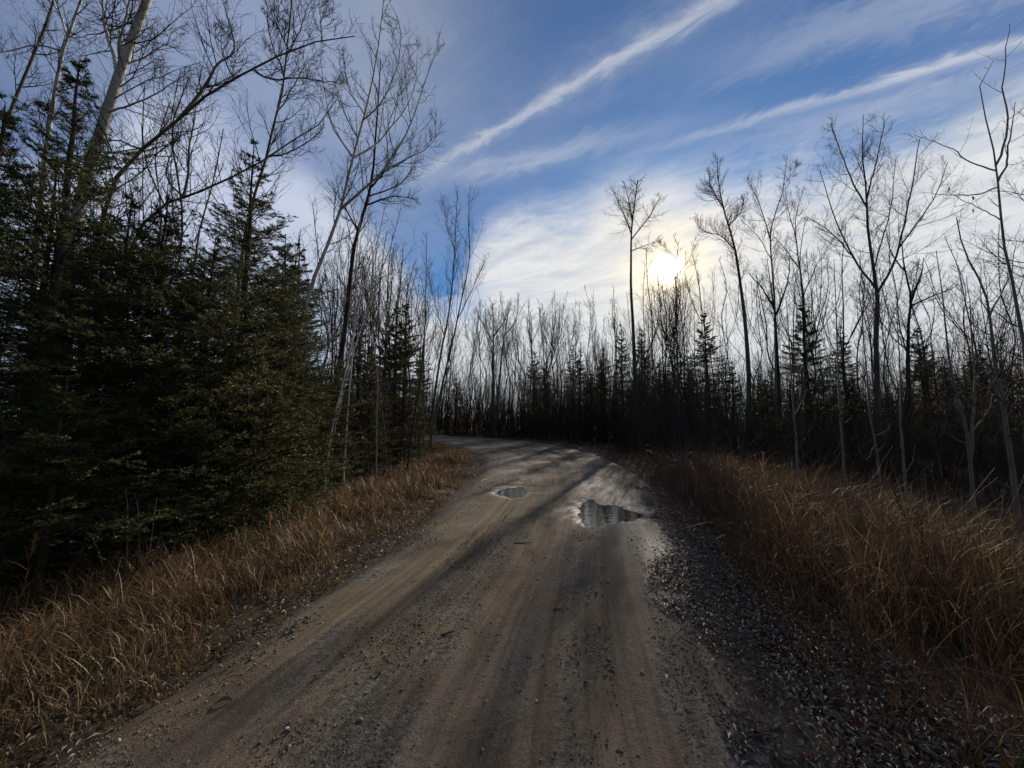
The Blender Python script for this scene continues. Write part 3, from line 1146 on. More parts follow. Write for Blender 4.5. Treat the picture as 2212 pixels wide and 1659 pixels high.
    crown.polygons.foreach_set("material_index", np.concatenate([np.zeros(len(LFs), np.int32), np.ones(len(V) // 3, np.int32)]))
    return trunk, crown


def make_fir(seed, H, L0, label, x, y, rz=0, group=None, cat="fir tree", name="fir_tree", **kw):
    tr, cr = fir_meshes(seed, H, L0, **kw)
    z = float(ground_z(x, y)[0])
    t = thing(name, label, cat, (x, y, z - .03), rz, group)
    link("trunk", tr, t)
    link("crown", cr, t)
    return t


def fir_copy(src, x, y, rz, s, label, group=None):
    return copy_tree(src, (x, y, float(ground_z(x, y)[0]) - .03), rz, s, label, group)


def fx(px, d):
    return float(at(px, 903, d)[0])


FA = make_fir(101, 6.5, 2.25, "tallest dark fir at the left edge, its bare tip against the pale birch trunk", fx(88, 4.7), 4.7, .4, whorl=.17, per=6, side=14, sub=5, ned=8)
FB = make_fir(102, 7.0, 2.0, "slender fir with a thin spire rising between bare aspens", fx(508, 6.9), 6.9, 1.1, whorl=.17, per=6, side=14, sub=5, ned=8, power=.75)
FC = make_fir(103, 5.3, 2.2, "broad bushy fir behind the low branches, right of the tallest fir", fx(325, 6.0), 6.0, 2.2, whorl=.15, per=7, side=14, sub=5, ned=8)
FD = make_fir(104, 2.5, 1.45, "low young fir reaching over the grass with light green tips", fx(360, 5.0), 5.0, .2, whorl=.11, per=6, side=12, sub=5, ned=9, low=.08)
fir_copy(FC, fx(585, 7.6), 7.6, 4.1, .93, "bushy fir beside the leaning white aspen, at the end of the row of near firs")
fir_copy(FA, fx(-70, 4.4), 4.4, 3.6, .86, "fir cut by the left edge of the view, nearest the road bank")
fir_copy(FD, fx(560, 6.2), 6.2, 2.6, 1.25, "young fir at the front of the near firs, above brown grass")
fir_copy(FD, fx(120, 4.1), 4.1, 5.0, .85, "low young fir in deep shade under the tallest fir")
fir_copy(FC, fx(650, 8.8), 8.8, .9, .70, "fir under the leaning white aspen")
fir_copy(FC, fx(200, 7.2), 7.2, 1.7, 1.05, "fir standing behind the tallest fir, half hidden by it")
fir_copy(FB, fx(425, 8.8), 8.8, 3.0, .8, "fir in the second row between the spired fir and the bushy one")
fir_copy(FD, fx(480, 5.6), 5.6, 0.9, .8, "smallest young fir between two other young firs at the grass")

fir_copy(FC, fx(430, 5.9), 5.9, 2.9, .88, "dense fir filling the gap left of the spired fir, with pale tips")
fir_copy(FA, fx(245, 5.6), 5.6, 5.3, .8, "tall fir close beside the tallest fir on its right")

fir_copy(FB, fx(330, 8.2), 8.2, 1.9, .86, "fir behind the bushy one, left of the low arching aspen stem")
fir_copy(FC, fx(520, 7.9), 7.9, .4, 1.12, "full fir right behind the spired fir")
fir_copy(FC, fx(600, 9.8), 9.8, 5.6, 1.25, "fir in the back row between the spired fir and the leaning white aspen")
fir_copy(FA, fx(60, 6.8), 6.8, 2.4, 1.02, "fir in the back row at the far left under the twiggy tree")

SA = make_fir(111, 8.0, 1.7, "dark spruce with pointed top on the inside of the bend", fx(872, 15.5), 15.5, 0, whorl=.3, per=6, side=12, sub=4, ned=9, nl=.05, nw=.017, power=.75, cat="spruce", name="spruce_tree")
SA.scale = (1.0, 1.0, .83)
SB = make_fir(112, 10.2, 1.7, "narrow dark spruce left of the tall round headed aspen", fx(1346, 32), 32, 0, whorl=.32, per=5, side=11, sub=4, ned=8, nl=.06, nw=.02, power=.8, cat="spruce", name="spruce_tree")
for (src, px, py, d, hh, lab) in (
        (SA, 826, 690, 15, 8, "rounder spruce beside the pointed one on the inside of the bend"),
        (SA, 800, 740, 12.5, 8, "half hidden spruce under the dark leaning aspen trunk"),
        (SB, 628, 520, 14, 8, "lone spruce spire seen past the near firs, left of the white leaning aspen"),
        (SB, 985, 790, 41, 8, "small spruce beyond the far end of the road"),
        (SA, 735, 800, 10.5, 8, "squat spruce behind the two slender leaning stems on the left"),
        (SA, 770, 680, 12.0, 8, "spruce wedged between the dark rough trunk and the pair stem birch"),
        (SA, 850, 660, 17.5, 8, "spruce just behind the pointed one, showing to its left"),
        (SB, 905, 745, 18, 8, "narrow spruce at the very edge of the bend right of the pointed one"),
        (SB, 1300, 765, 33, 8, "short spruce next to the narrow one left of the tall round headed aspen"),
        (SB, 1390, 700, 33, 8, "spruce directly behind the clean trunk of the round headed aspen"),
        (SA, 1532, 672, 31, 8, "dark spruce midway between the two tall trunks under the sun"),
        (SB, 1490, 740, 33, 8, "low spruce left of the one midway between the two tall trunks"),
        (SB, 1183, 770, 37, 8, "slim spruce far off in the middle of the wood"),
        (SB, 1255, 745, 35, 8, "second slim spruce far off, nearer the sun"),
        (SA, 1752, 640, 17, 8, "spruce mixed with stems right of the tall leaning trunk"),
        (SB, 1830, 690, 18, 8, "spruce just left of the many limbed aspen"),
        (SA, 2000, 705, 19, 8, "broad spruce right of the many limbed aspen"),
        (SA, 1660, 800, 15, 8, "low broad spruce right beside the tall leaning trunk"),
        (SB, 2110, 740, 15, 8, "spruce deep in the wood behind the near right saplings"),
        (SA, 2275, 690, 12, 8, "spruce at the right edge of the view"),
        (SA, 1925, 830, 20, 8, "small spruce in the dark brush beside the many limbed aspen"),
        (SB, 1445, 800, 27, 8, "small spruce below the sun")):
    h = at(px, py, d)[2] + .2
    rzz = (px * 7.3) % 6.28
    hh = 10.2 if src is SB else 8.0
    fir_copy(src, fx(px, d), d, rzz, (h / hh * (1.35 if src is SB else 1.3),) * 2 + (h / hh,), lab)


def scatter_spruces():
    rng = np.random.default_rng(55)
    marks = [(1065, "the spreading aspen beyond the bend"), (1183, "the slim spruce far off"), (1376, "the round headed aspen"), (1464, "the thin crooked tree at the sun"),
             (1606, "the tall leaning aspen"), (1736, "the aspen with the open swaying crown"), (1885, "the many limbed aspen"), (1962, "the dark forked tree"), (2100, "the forked grey sapling")]
    lst = []
    for k in range(26):
        px = 1120 + (2290 - 1120) * (k + rng.uniform(.1, .9)) / 26
        d = rng.uniform(40, 50) if px < 1300 else (rng.uniform(30, 38) if px < 1560 else rng.uniform(16, 26))
        lst.append((px, rng.uniform(735, 835), d))
    seen = {}
    for px, py, d in lst:
        m = [q for q in marks if q[0] <= px][-1]
        n = seen[m] = seen.get(m, 0) + 1
        h = at(px, py, d)[2] + .2
        src, hh = ((SA, 8.0), (SB, 10.2))[int(rng.integers(2))]
        fir_copy(src, fx(px, d), d, rng.uniform(0, 6.3), (h / hh * 1.5,) * 2 + (h / hh,),
                 f"{('first', 'second', 'third', 'fourth', 'fifth', 'sixth', 'seventh', 'eighth')[min(n - 1, 7)]} low dark spruce to the right of {m[1]}", "low spruces in the dark wood")


scatter_spruces()

# ------------------------------------------------------------------ bare trees
def bare_parts(t, rng, stems, radii, barkmat, nb=22, n2=6, n3=4, t0=.25, ratio=(.16, .30), ang=(.6, 1.15), up=.13, wob=.10, trunk_name="trunk",
               twig=.0032, tl=(.3, .7), stems_t0=None, limb_t0=.15, leaf=0, n_sides=8):
    """stems: list of point lists relative to the base; the first is the trunk, the others limbs"""
    PP, RR = [], []
    for k, (s, (r0, r1)) in enumerate(zip(stems, radii)):
        p = resample(s, 16)
        jit = np.cumsum(rng.normal(0, .012 if k else r0 * .10, p.shape), 0)
        p[1:] += jit[1:] * np.array([1, 1, .2])
        r = r0 + (r1 - r0) * np.linspace(0, 1, 16) ** .8
        if k == 0:
            r[0] *= 1.25
        else:       # start each limb on the wood it grows from
            q = np.concatenate([np.linspace(z[:-1], z[1:], 6, endpoint=False).reshape(-1, 3) for z in PP])
            off = q[((q - p[0]) ** 2).sum(1).argmin()] - p[0]
            p = p + off * (np.linspace(1, 0, 16) ** 2)[:, None]
        V, F = tubes(p[None], r[None], n_sides)
        link(trunk_name if k == 0 else "limb", mesh_of(trunk_name if k == 0 else "limb", V, [F], barkmat, smooth=True), t)
        PP.append(p)
        RR.append(r)
    acc = Acc()
    P, Rr = np.array(PP), np.array(RR)
    prof = lambda q: np.clip(1.3 - q * 1.05, .2, 1.2)
    allP = []
    for k in range(len(P)):
        cnt = nb if k == 0 else max(5, int(nb * .55))
        tt0 = t0 if k == 0 else limb_t0
        a, b, _ = grow(P[k:k + 1], Rr[k:k + 1], rng, cnt, tt0, .99, ratio if k == 0 else (.28, .5), ang, up, wob, 8, .5, twig * 1.5, .014, .3, prof)
        allP.append((a, b))
    P1, R1 = np.concatenate([q[0] for q in allP]), np.concatenate([q[1] for q in allP])
    V, F = tubes(P1, R1, 4)
    acc.add(V, F)
    P2, R2, _ = grow(P1, R1, rng, n2, .15, .98, tl, (.5, 1.0), up * 1.3, wob * 1.2, 4, .6, twig * 1.1, .0075, .45, lambda q: 1.15 - .6 * q)
    V, F = tubes(P2, R2, 3)
    acc.add(V, F)
    P3, R3, _ = grow(P2, R2, rng, n3, .1, .98, (.25, .6), (.5, 1.1), up * 1.3, wob * 1.3, 3, .75, twig * .85, .007, .55)
    V, F = tubes(P3, R3, 3)
    acc.add(V, F)
    # stub twigs straight on the branches
    P4, R4, _ = grow(P1, R1, rng, n2, .1, .98, (.06, .14), (.6, 1.2), up * 2, .1, 2, .5, twig * .9, .01, .6)
    V, F = tubes(P4, R4, 3)
    acc.add(V, F)
    link("crown", acc.mesh("crown", M["twig"]), t)
    if leaf:
        LV, LF = leaf_shape(4)
        tips = P3[:, -1]
        for q in tips[rng.choice(len(tips), leaf, replace=False)]:
            me = mesh_of("leaf", LV * .08, [LF], M["litter"], {"tint": np.full(len(LV), .1)})
            o = link("leaf", me, t, loc=tuple(q - (0, 0, .04)))
            o.rotation_euler = (rng.uniform(0, 6), 1.3, rng.uniform(0, 6))


def hero(label, d, pix, r0, r1, bark, seed, limbs=(), cat="aspen", name="aspen_tree", group=None, dd=0.0, **kw):
    """pix: trunk from base to tip; limbs: (pixels, r0, r1, depth change towards the tip)"""
    rng = np.random.default_rng(seed)
    n = len(pix)
    base = at(pix[0][0], pix[0][1], d)
    base[2] = ground_z(base[0], base[1])[0] - .05
    pts = [at(a, b, d + dd * i / (n - 1)) for i, (a, b) in enumerate(pix)]
    pts[0] = base.copy()
    stems, radii = [[p - base for p in pts]], [(r0, r1)]
    for (lp, a, b, dl) in limbs:
        stems.append([at(x, y, d + dl * i / (len(lp) - 1) + dd * .5) - base for i, (x, y) in enumerate(lp)])
        radii.append((a, b))
    t = thing(name, label, cat, base, 0, group)
    bare_parts(t, rng, stems, radii, M[bark], **kw)
    return t


# right of the road
hero("tall aspen with a round twiggy head on a clean straight trunk, left of the sun", 24.5,
     [(1382, 965), (1376, 880), (1371, 753), (1366, 600), (1365, 500), (1378, 390)], .175, .03, "aspen", 1,
     [([(1365, 505), (1345, 455), (1322, 410)], .045, .015, 1.0), ([(1367, 520), (1400, 470), (1428, 420)], .045, .015, -.8),
      ([(1365, 480), (1358, 430), (1350, 392)], .05, .012, -.8), ([(1368, 545), (1398, 530), (1425, 520)], .035, .01, .5)], nb=26, t0=.80, n2=7, n3=4, ratio=(.10, .16), twig=.0042, ang=(.5, 1.35), tl=(.35, .65), up=.05)
hero("tall aspen leaning left at its narrow top, clean dark trunk right of the sun", 19,
     [(1613, 965), (1621, 820), (1608, 653), (1592, 540), (1572, 470), (1557, 400), (1553, 338)], .155, .015, "aspen", 2,
     [([(1592, 540), (1560, 510), (1525, 500), (1500, 470)], .035, .008, .6), ([(1580, 490), (1600, 455), (1605, 420)], .035, .008, -.8),
      ([(1566, 450), (1535, 400), (1530, 370)], .04, .01, .5)], nb=48, t0=.55, n2=6, n3=4, ratio=(.06, .13), twig=.0038, tl=(.35, .65))
hero("many limbed aspen with a wide fan of branches, largest crown on the right", 15,
     [(1893, 990), (1889, 753), (1890, 640), (1878, 553), (1868, 467), (1869, 410), (1862, 333), (1865, 248)], .125, .010, "aspen", 3,
     [([(1875, 450), (1841, 383), (1808, 300), (1797, 265)], .036, .012, .8), ([(1875, 433), (1898, 333), (1911, 262)], .036, .012, -.6),
      ([(1891, 633), (1935, 553), (1965, 420), (1985, 300)], .05, .012, -1.2), ([(1936, 550), (1995, 467), (2035, 400), (2050, 352)], .034, .01, -.8),
      ([(1880, 625), (1835, 553), (1795, 460), (1770, 367)], .042, .012, 1.2), ([(1830, 545), (1785, 495), (1738, 468)], .028, .01, .5),
      ([(1885, 580), (1920, 470), (1935, 345)], .032, .01, 1.0)], nb=20, t0=.5, n2=7, n3=4, ratio=(.09, .18), twig=.0038)
hero("young aspen at the right edge with two long bare whip tips reaching highest", 6.2,
     [(2235, 1250), (2215, 820), (2191, 653), (2168, 553), (2158, 467), (2148, 367), (2135, 300), (2115, 217), (2114, 173), (2141, 133)], .045, .004, "sapling", 4,
     [([(2147, 355), (2165, 283), (2171, 167), (2181, 83), (2188, 47)], .018, .004, .2), ([(2150, 395), (2175, 350), (2191, 283), (2208, 207)], .018, .004, -.2),
      ([(2143, 371), (2091, 353), (2025, 317), (1958, 303)], .013, .003, .5), ([(2150, 410), (2098, 423), (1991, 417)], .012, .003, .5),
      ([(2160, 480), (2090, 440), (2030, 415)], .01, .003, .3)], nb=8, t0=.15, n2=2, n3=1, ratio=(.04, .10), twig=.0022, limb_t0=.3, leaf=3, tl=(.15, .3))
hero("grey sapling with a broken side branch in front of the wood at the right", 7.2,
     [(2205, 1180), (2175, 920), (2151, 786), (2135, 653), (2110, 590), (2085, 540), (2070, 470)], .05, .008, "sapling", 5,
     [([(2172, 905), (2182, 880), (2190, 858)], .02, .01, -.1), ([(2140, 680), (2170, 600), (2180, 520)], .018, .004, .3)], nb=14, t0=.3, n2=4, n3=2, ratio=(.1, .2), twig=.0025)
hero("forked grey sapling left of the one with the broken branch", 8.2,
     [(2101, 1075), (2091, 936), (2068, 853), (2052, 760), (2040, 640), (2025, 540)], .042, .006, "sapling", 6,
     [([(2096, 945), (2131, 880), (2145, 840)], .02, .005, .2), ([(2095, 960), (2065, 940), (2045, 910)], .014, .004, -.2), ([(2096, 1000), (2105, 860), (2098, 720), (2088, 600)], .03, .005, .3)],
     nb=14, t0=.3, n2=4, n3=2, ratio=(.08, .18), twig=.0025)
hero("slim dark sapling rising from the tall grass with one forked side branch", 6.8,
     [(1732, 1160), (1720, 953), (1713, 870), (1707, 760), (1700, 640)], .026, .005, "sapling", 7,
     [([(1719, 905), (1740, 870), (1755, 840)], .012, .003, .2)], nb=9, t0=.25, n2=3, n3=2, ratio=(.07, .15), twig=.0022)
hero("slim grey sapling between the forked stem and the many limbed aspen", 9.5,
     [(1824, 1040), (1818, 930), (1811, 830), (1805, 700), (1800, 560)], .035, .006, "sapling", 8, nb=14, t0=.3, n2=4, n3=2, ratio=(.07, .15), twig=.003)
hero("pale sapling with low hooked branches in front of the many limbed aspen", 9.0,
     [(1902, 1060), (1895, 980), (1881, 903), (1872, 800), (1862, 690)], .036, .007, "sapling", 9,
     [([(1893, 960), (1872, 990), (1862, 965)], .01, .004, -.2), ([(1893, 945), (1915, 930), (1925, 915)], .01, .004, .1)], nb=12, t0=.3, n2=4, n3=2, ratio=(.07, .15), twig=.003)
hero("thin sapling with short stub branches right of the pale hooked one", 8.6,
     [(1962, 1110), (1954, 1020), (1946, 900), (1943, 780), (1935, 650)], .034, .006, "sapling", 10,
     [([(1958, 1020), (1968, 985), (1975, 960)], .01, .004, .1)], nb=12, t0=.3, n2=4, n3=2, ratio=(.07, .15), twig=.003)
hero("short dark weed stem leaning left in the brown grass at the right", 4.6,
     [(1982, 1330), (1968, 1180), (1945, 1090), (1922, 1040)], .016, .004, "dark_bark", 11,
     [([(1968, 1180), (1972, 1100), (1968, 1020)], .010, .003, .1)], cat="sapling", name="sapling", nb=6, t0=.4, n2=2, n3=1, ratio=(.1, .2), twig=.0018)

hero("tall slim aspen with a wavering thin top, right next to the tall leaning one", 17,
     [(1678, 960), (1676, 820), (1671, 640), (1664, 500), (1690, 420), (1702, 335)], .085, .008, "aspen", 41,
     [([(1665, 520), (1640, 440), (1620, 400), (1612, 385)], .03, .006, .5), ([(1668, 560), (1640, 510), (1600, 470)], .02, .006, -.5), ([(1700, 400), (1715, 370), (1722, 350)], .012, .005, .2)], nb=26, t0=.45, n2=5, n3=4, ratio=(.06, .14), twig=.004)
hero("slim aspen with an open swaying crown left of the many limbed aspen", 17.5,
     [(1742, 960), (1738, 760), (1735, 640), (1722, 540), (1718, 470), (1738, 400)], .08, .008, "dark_bark", 42,
     [([(1720, 520), (1700, 450), (1695, 400)], .025, .006, .4), ([(1735, 640), (1770, 560), (1800, 520)], .03, .006, -.6), ([(1728, 580), (1690, 530), (1660, 500)], .025, .006, .4)], nb=26, t0=.4, n2=5, n3=4, ratio=(.07, .15), twig=.004)
hero("broken topped dark trunk standing right of the leaning aspen", 16,
     [(1684, 960), (1680, 800), (1676, 700), (1670, 655), (1655, 560)], .12, .01, "dark_bark", 43,
     [([(1672, 665), (1640, 620), (1610, 590)], .05, .008, .5), ([(1675, 680), (1700, 610), (1705, 540)], .05, .008, -.5)], nb=16, t0=.6, n2=5, n3=4, ratio=(.08, .16), twig=.004)
hero("thin crooked tree whose trunk passes just right of the sun", 20,
     [(1468, 960), (1464, 800), (1462, 640), (1459, 575), (1466, 535), (1455, 505)], .075, .01, "aspen", 44,
     [([(1461, 560), (1440, 535), (1420, 520)], .02, .006, .3), ([(1463, 600), (1490, 560), (1500, 520)], .02, .006, -.3)], nb=20, t0=.6, n2=5, n3=4, ratio=(.06, .12), twig=.0045)
hero("dark forked tree in the wood just right of the many limbed aspen", 15.5,
     [(1962, 990), (1962, 800), (1962, 690), (1967, 640), (1948, 560), (1945, 500)], .12, .01, "dark_bark", 45,
     [([(1966, 650), (1985, 600), (1995, 555)], .06, .01, .4), ([(1968, 660), (2010, 640), (2060, 620)], .04, .008, -.4), ([(1952, 590), (1925, 540), (1915, 490)], .03, .008, .4)], nb=18, t0=.5, n2=6, n3=4, ratio=(.09, .18), twig=.004)
hero("densely twigged tree cut by the right edge of the view", 11,
     [(2240, 1000), (2235, 700), (2225, 500), (2222, 380), (2230, 260)], .09, .01, "dark_bark", 46, nb=34, t0=.25, n2=8, n3=4, ratio=(.14, .28), twig=.0034, ang=(.8, 1.4), up=.03)

# left of the road
hero("thick white birch trunk crossing the upper left corner behind the tallest fir", 7.0,
     [(118, 1010), (135, 700), (153, 493), (220, 267), (253, 160), (283, 83), (317, 0), (360, -130), (385, -260)], .15, .05, "birch", 12,
     [([(250, 160), (228, 95), (218, 30), (212, -80)], .045, .012, .4), ([(254, 135), (250, 110), (267, 43), (285, -60)], .03, .01, -.4),
      ([(275, 150), (345, 108), (400, 60)], .025, .006, .5), ([(262, 240), (330, 210), (400, 165)], .022, .006, -.5), ([(292, 42), (230, 60), (160, 78)], .025, .006, .6)],
     cat="birch", name="birch_tree", nb=26, t0=.35, n2=7, n3=2, ratio=(.12, .26), twig=.0032, up=.06)
hero("bowed aspen whose long trunk arches right over the firs to the top", 6.6,
     [(160, 1000), (190, 620), (240, 397), (273, 347), (333, 297), (378, 258), (430, 213), (500, 170), (577, 130), (653, 97), (717, 83), (760, 78)], .065, .008, "aspen", 13,
     [([(380, 258), (430, 187), (460, 143), (497, 117), (499, 67), (480, 10)], .035, .006, .6), ([(300, 320), (245, 300), (190, 330)], .02, .006, .5),
      ([(545, 150), (580, 172), (660, 175), (735, 182)], .02, .004, -.3), ([(500, 168), (487, 110), (470, 60)], .016, .004, .4), ([(620, 112), (605, 60), (612, -10)], .016, .004, -.3), ([(690, 88), (690, 40), (700, 0)], .012, .004, .3)],
     nb=30, t0=.35, n2=7, n3=2, ratio=(.08, .18), twig=.003, up=.16, leaf=9)
hero("low arching aspen stem crossing behind the spired fir from left to right", 7.8,
     [(230, 1000), (260, 650), (300, 500), (347, 447), (393, 427), (447, 407), (500, 383), (567, 347), (617, 313), (667, 280), (707, 257), (728, 215)], .055, .008, "aspen", 14,
     [([(580, 338), (620, 333), (660, 310), (705, 275)], .02, .005, -.3), ([(393, 427), (407, 333), (417, 250), (428, 190)], .03, .006, .5), ([(390, 428), (360, 380), (375, 320), (395, 260)], .022, .005, .5)],
     nb=28, t0=.35, n2=7, n3=2, ratio=(.08, .2), twig=.0031, up=.16)
hero("straight slim aspen rising through the spired fir to the top edge", 8.2,
     [(482, 1000), (505, 700), (530, 500), (550, 417), (573, 347), (590, 273), (607, 213), (613, 150), (623, 67), (630, 0), (636, -90)], .055, .010, "aspen", 15,
     [([(618, 125), (650, 60), (668, -10)], .022, .006, .4), ([(610, 160), (580, 90), (572, 0)], .02, .006, -.4), ([(600, 240), (650, 170), (690, 120)], .018, .005, .4)],
     nb=28, t0=.4, n2=7, n3=2, ratio=(.09, .2), twig=.0032)
hero("white edged aspen leaning right over the road side, largest bare crown on the left", 9.3,
     [(585, 1020), (620, 813), (653, 686), (667, 626), (697, 553), (737, 445), (761, 340), (784, 257), (801, 183), (817, 83), (826, 0), (830, -40)], .085, .008, "birch", 16,
     [([(735, 455), (817, 377), (867, 297), (897, 227), (920, 150), (937, 105)], .04, .006, -.8), ([(815, 378), (880, 345), (935, 310), (943, 260)], .022, .005, -.4), ([(763, 335), (830, 290), (890, 200), (908, 95)], .03, .005, .8),
      ([(784, 255), (815, 225), (850, 150), (862, 60), (838, 0)], .022, .005, -.5), ([(660, 660), (690, 630), (710, 600)], .02, .006, .3), ([(762, 340), (720, 270), (700, 180), (690, 100)], .026, .005, .5), ([(786, 250), (760, 200), (745, 120)], .018, .004, .4)],
     nb=20, t0=.4, n2=7, n3=2, ratio=(.07, .16), twig=.0036, leaf=9)
hero("dark rough aspen trunk with broken limbs behind the white edged one", 10.5,
     [(700, 1010), (728, 850), (750, 700), (764, 553), (780, 483), (804, 400), (811, 333), (818, 233), (825, 130)], .11, .012, "dark_bark", 17,
     [([(805, 410), (835, 370), (848, 330)], .035, .008, .3), ([(790, 450), (850, 425), (905, 430)], .03, .006, -.5), ([(775, 500), (740, 440), (725, 390)], .03, .006, .5), ([(800, 430), (870, 400), (910, 350)], .025, .006, .6)],
     nb=24, t0=.35, n2=6, n3=2, ratio=(.08, .18), twig=.0038)
hero("pair stem birch slanting up right beside the end of the near firs", 10.0,
     [(702, 1025), (735, 850), (765, 720), (790, 600), (815, 520), (835, 420)], .04, .008, "birch", 18,
     [([(716, 960), (745, 820), (800, 650), (850, 520), (870, 440)], .035, .007, .5)], nb=16, t0=.35, n2=5, n3=3, ratio=(.09, .17), twig=.003, cat="birch", name="birch_tree")
hero("thin white birch stem leaning right in front of the dark firs, nearest the verge", 8.3,
     [(700, 1015), (716, 930), (735, 850), (756, 760), (775, 660), (790, 570)], .03, .006, "birch", 51, nb=12, t0=.4, n2=4, n3=2, ratio=(.1, .2), twig=.003, cat="birch", name="birch_tree")
hero("second thin white birch stem, steeper, just right of the nearest one", 9.0,
     [(742, 1010), (750, 900), (760, 780), (768, 660), (772, 540), (785, 430)], .03, .006, "birch", 52, nb=14, t0=.4, n2=4, n3=2, ratio=(.1, .2), twig=.003, cat="birch", name="birch_tree")
hero("slender twin aspen at the inside of the bend, left stem taller", 21,
     [(930, 945), (937, 870), (954, 753), (970, 670), (982, 553), (985, 480), (990, 405)], .085, .012, "aspen", 19,
     [([(932, 935), (944, 886), (967, 780), (987, 693), (1014, 553), (1012, 480), (1011, 415)], .075, .012, .6), ([(990, 690), (1025, 620), (1052, 560)], .03, .01, -.4),
      ([(960, 725), (935, 640), (925, 560)], .028, .01, .5), ([(985, 545), (965, 480), (960, 430)], .02, .008, .4)], nb=26, t0=.35, n2=4, n3=3, ratio=(.09, .17), twig=.0055, ang=(.3, .6))
hero("thin dark sapling leaning right at the front of the left wood", 11.5,
     [(878, 1000), (890, 930), (904, 853), (914, 753), (925, 650)], .035, .008, "dark_bark", 20, nb=12, t0=.3, n2=4, n3=2, ratio=(.1, .2), twig=.0035, cat="sapling", name="sapling")
hero("pale crooked alder stem at the front of the left wood", 10.8,
     [(813, 1000), (813, 900), (815, 830), (808, 760), (800, 660)], .03, .008, "sapling", 21,
     [([(815, 880), (830, 855), (842, 830)], .016, .006, .2)], nb=12, t0=.3, n2=4, n3=2, ratio=(.1, .2), twig=.0032, cat="alder", name="alder")
hero("leaning bare tree at the far upper left, crossed by a long branch", 8.5,
     [(60, 900), (80, 520), (110, 260), (135, 130), (157, 60), (178, 0), (205, -90)], .09, .02, "birch", 22,
     [([(140, 110), (90, 100), (20, 112), (-40, 120)], .025, .006, .4), ([(150, 75), (120, 20), (100, -40)], .03, .008, .4)], nb=24, t0=.35, n2=6, n3=3, ratio=(.08, .16), twig=.003, cat="birch", name="birch_tree")
hero("tree with fine twigs cut by the left edge of the view", 9.0,
     [(-60, 900), (-30, 500), (0, 330), (30, 220), (75, 110), (110, 20), (125, -60)], .09, .02, "aspen", 23, nb=26, t0=.35, n2=7, n3=4, ratio=(.08, .16), twig=.003)
# far side of the bend
hero("spreading aspen standing alone just beyond the bend", 33,
     [(1066, 925), (1065, 843), (1065, 720), (1062, 655)], .17, .03, "aspen", 24,
     [([(1065, 740), (1040, 690), (1032, 665)], .07, .02, .8), ([(1066, 730), (1090, 690), (1100, 650)], .07, .02, -.8)], nb=22, t0=.5, n2=5, n3=4, ratio=(.12, .22), twig=.009)
hero("aspen leaning right next to the spreading one beyond the bend", 34,
     [(1070, 925), (1077, 830), (1090, 720), (1100, 665)], .15, .03, "aspen", 25, [([(1090, 725), (1115, 690), (1120, 640)], .06, .02, .8)], nb=22, t0=.45, n2=5, n3=4, ratio=(.12, .22), twig=.009)


# ------------------------------------------------------------------ the wood
def wood_variant(seed, H, label, t0, nb, ratio, ang, twig, bark, r=.011):
    rng = np.random.default_rng(seed)
    lean = rng.normal(0, .035 * H, 2)
    pts = [np.array([lean[0] * q ** 1.6, lean[1] * q ** 1.6, H * q]) + np.append(rng.normal(0, .012 * H, 2) * (q > 0), 0) for q in np.linspace(0, 1, 7)]
    t = thing("aspen_tree", label, "aspen", (0, 0, 0))
    nl = int(rng.integers(1, 4))
    stems, radii = [pts], [(r * H, .012)]
    for k in range(nl):
        q = rng.uniform(.4, .65)
        b = np.array([lean[0] * q ** 1.6, lean[1] * q ** 1.6, H * q])
        a = rng.uniform(0, 6.3)
        ln = H * (1 - q) * rng.uniform(.7, .95)
        d1 = np.array([math.cos(a) * .35, math.sin(a) * .35, .9])
        stems.append([b, b + d1 * ln * .5, b + d1 * ln * .5 + np.array([d1[0] * .4, d1[1] * .4, 1]) * ln * .5])
        radii.append((r * H * .4, .01))
    bare_parts(t, rng, stems, radii, M[bark], nb=nb, n2=4, n3=2, t0=t0, ratio=ratio, ang=ang, twig=twig, n_sides=6)
    return t


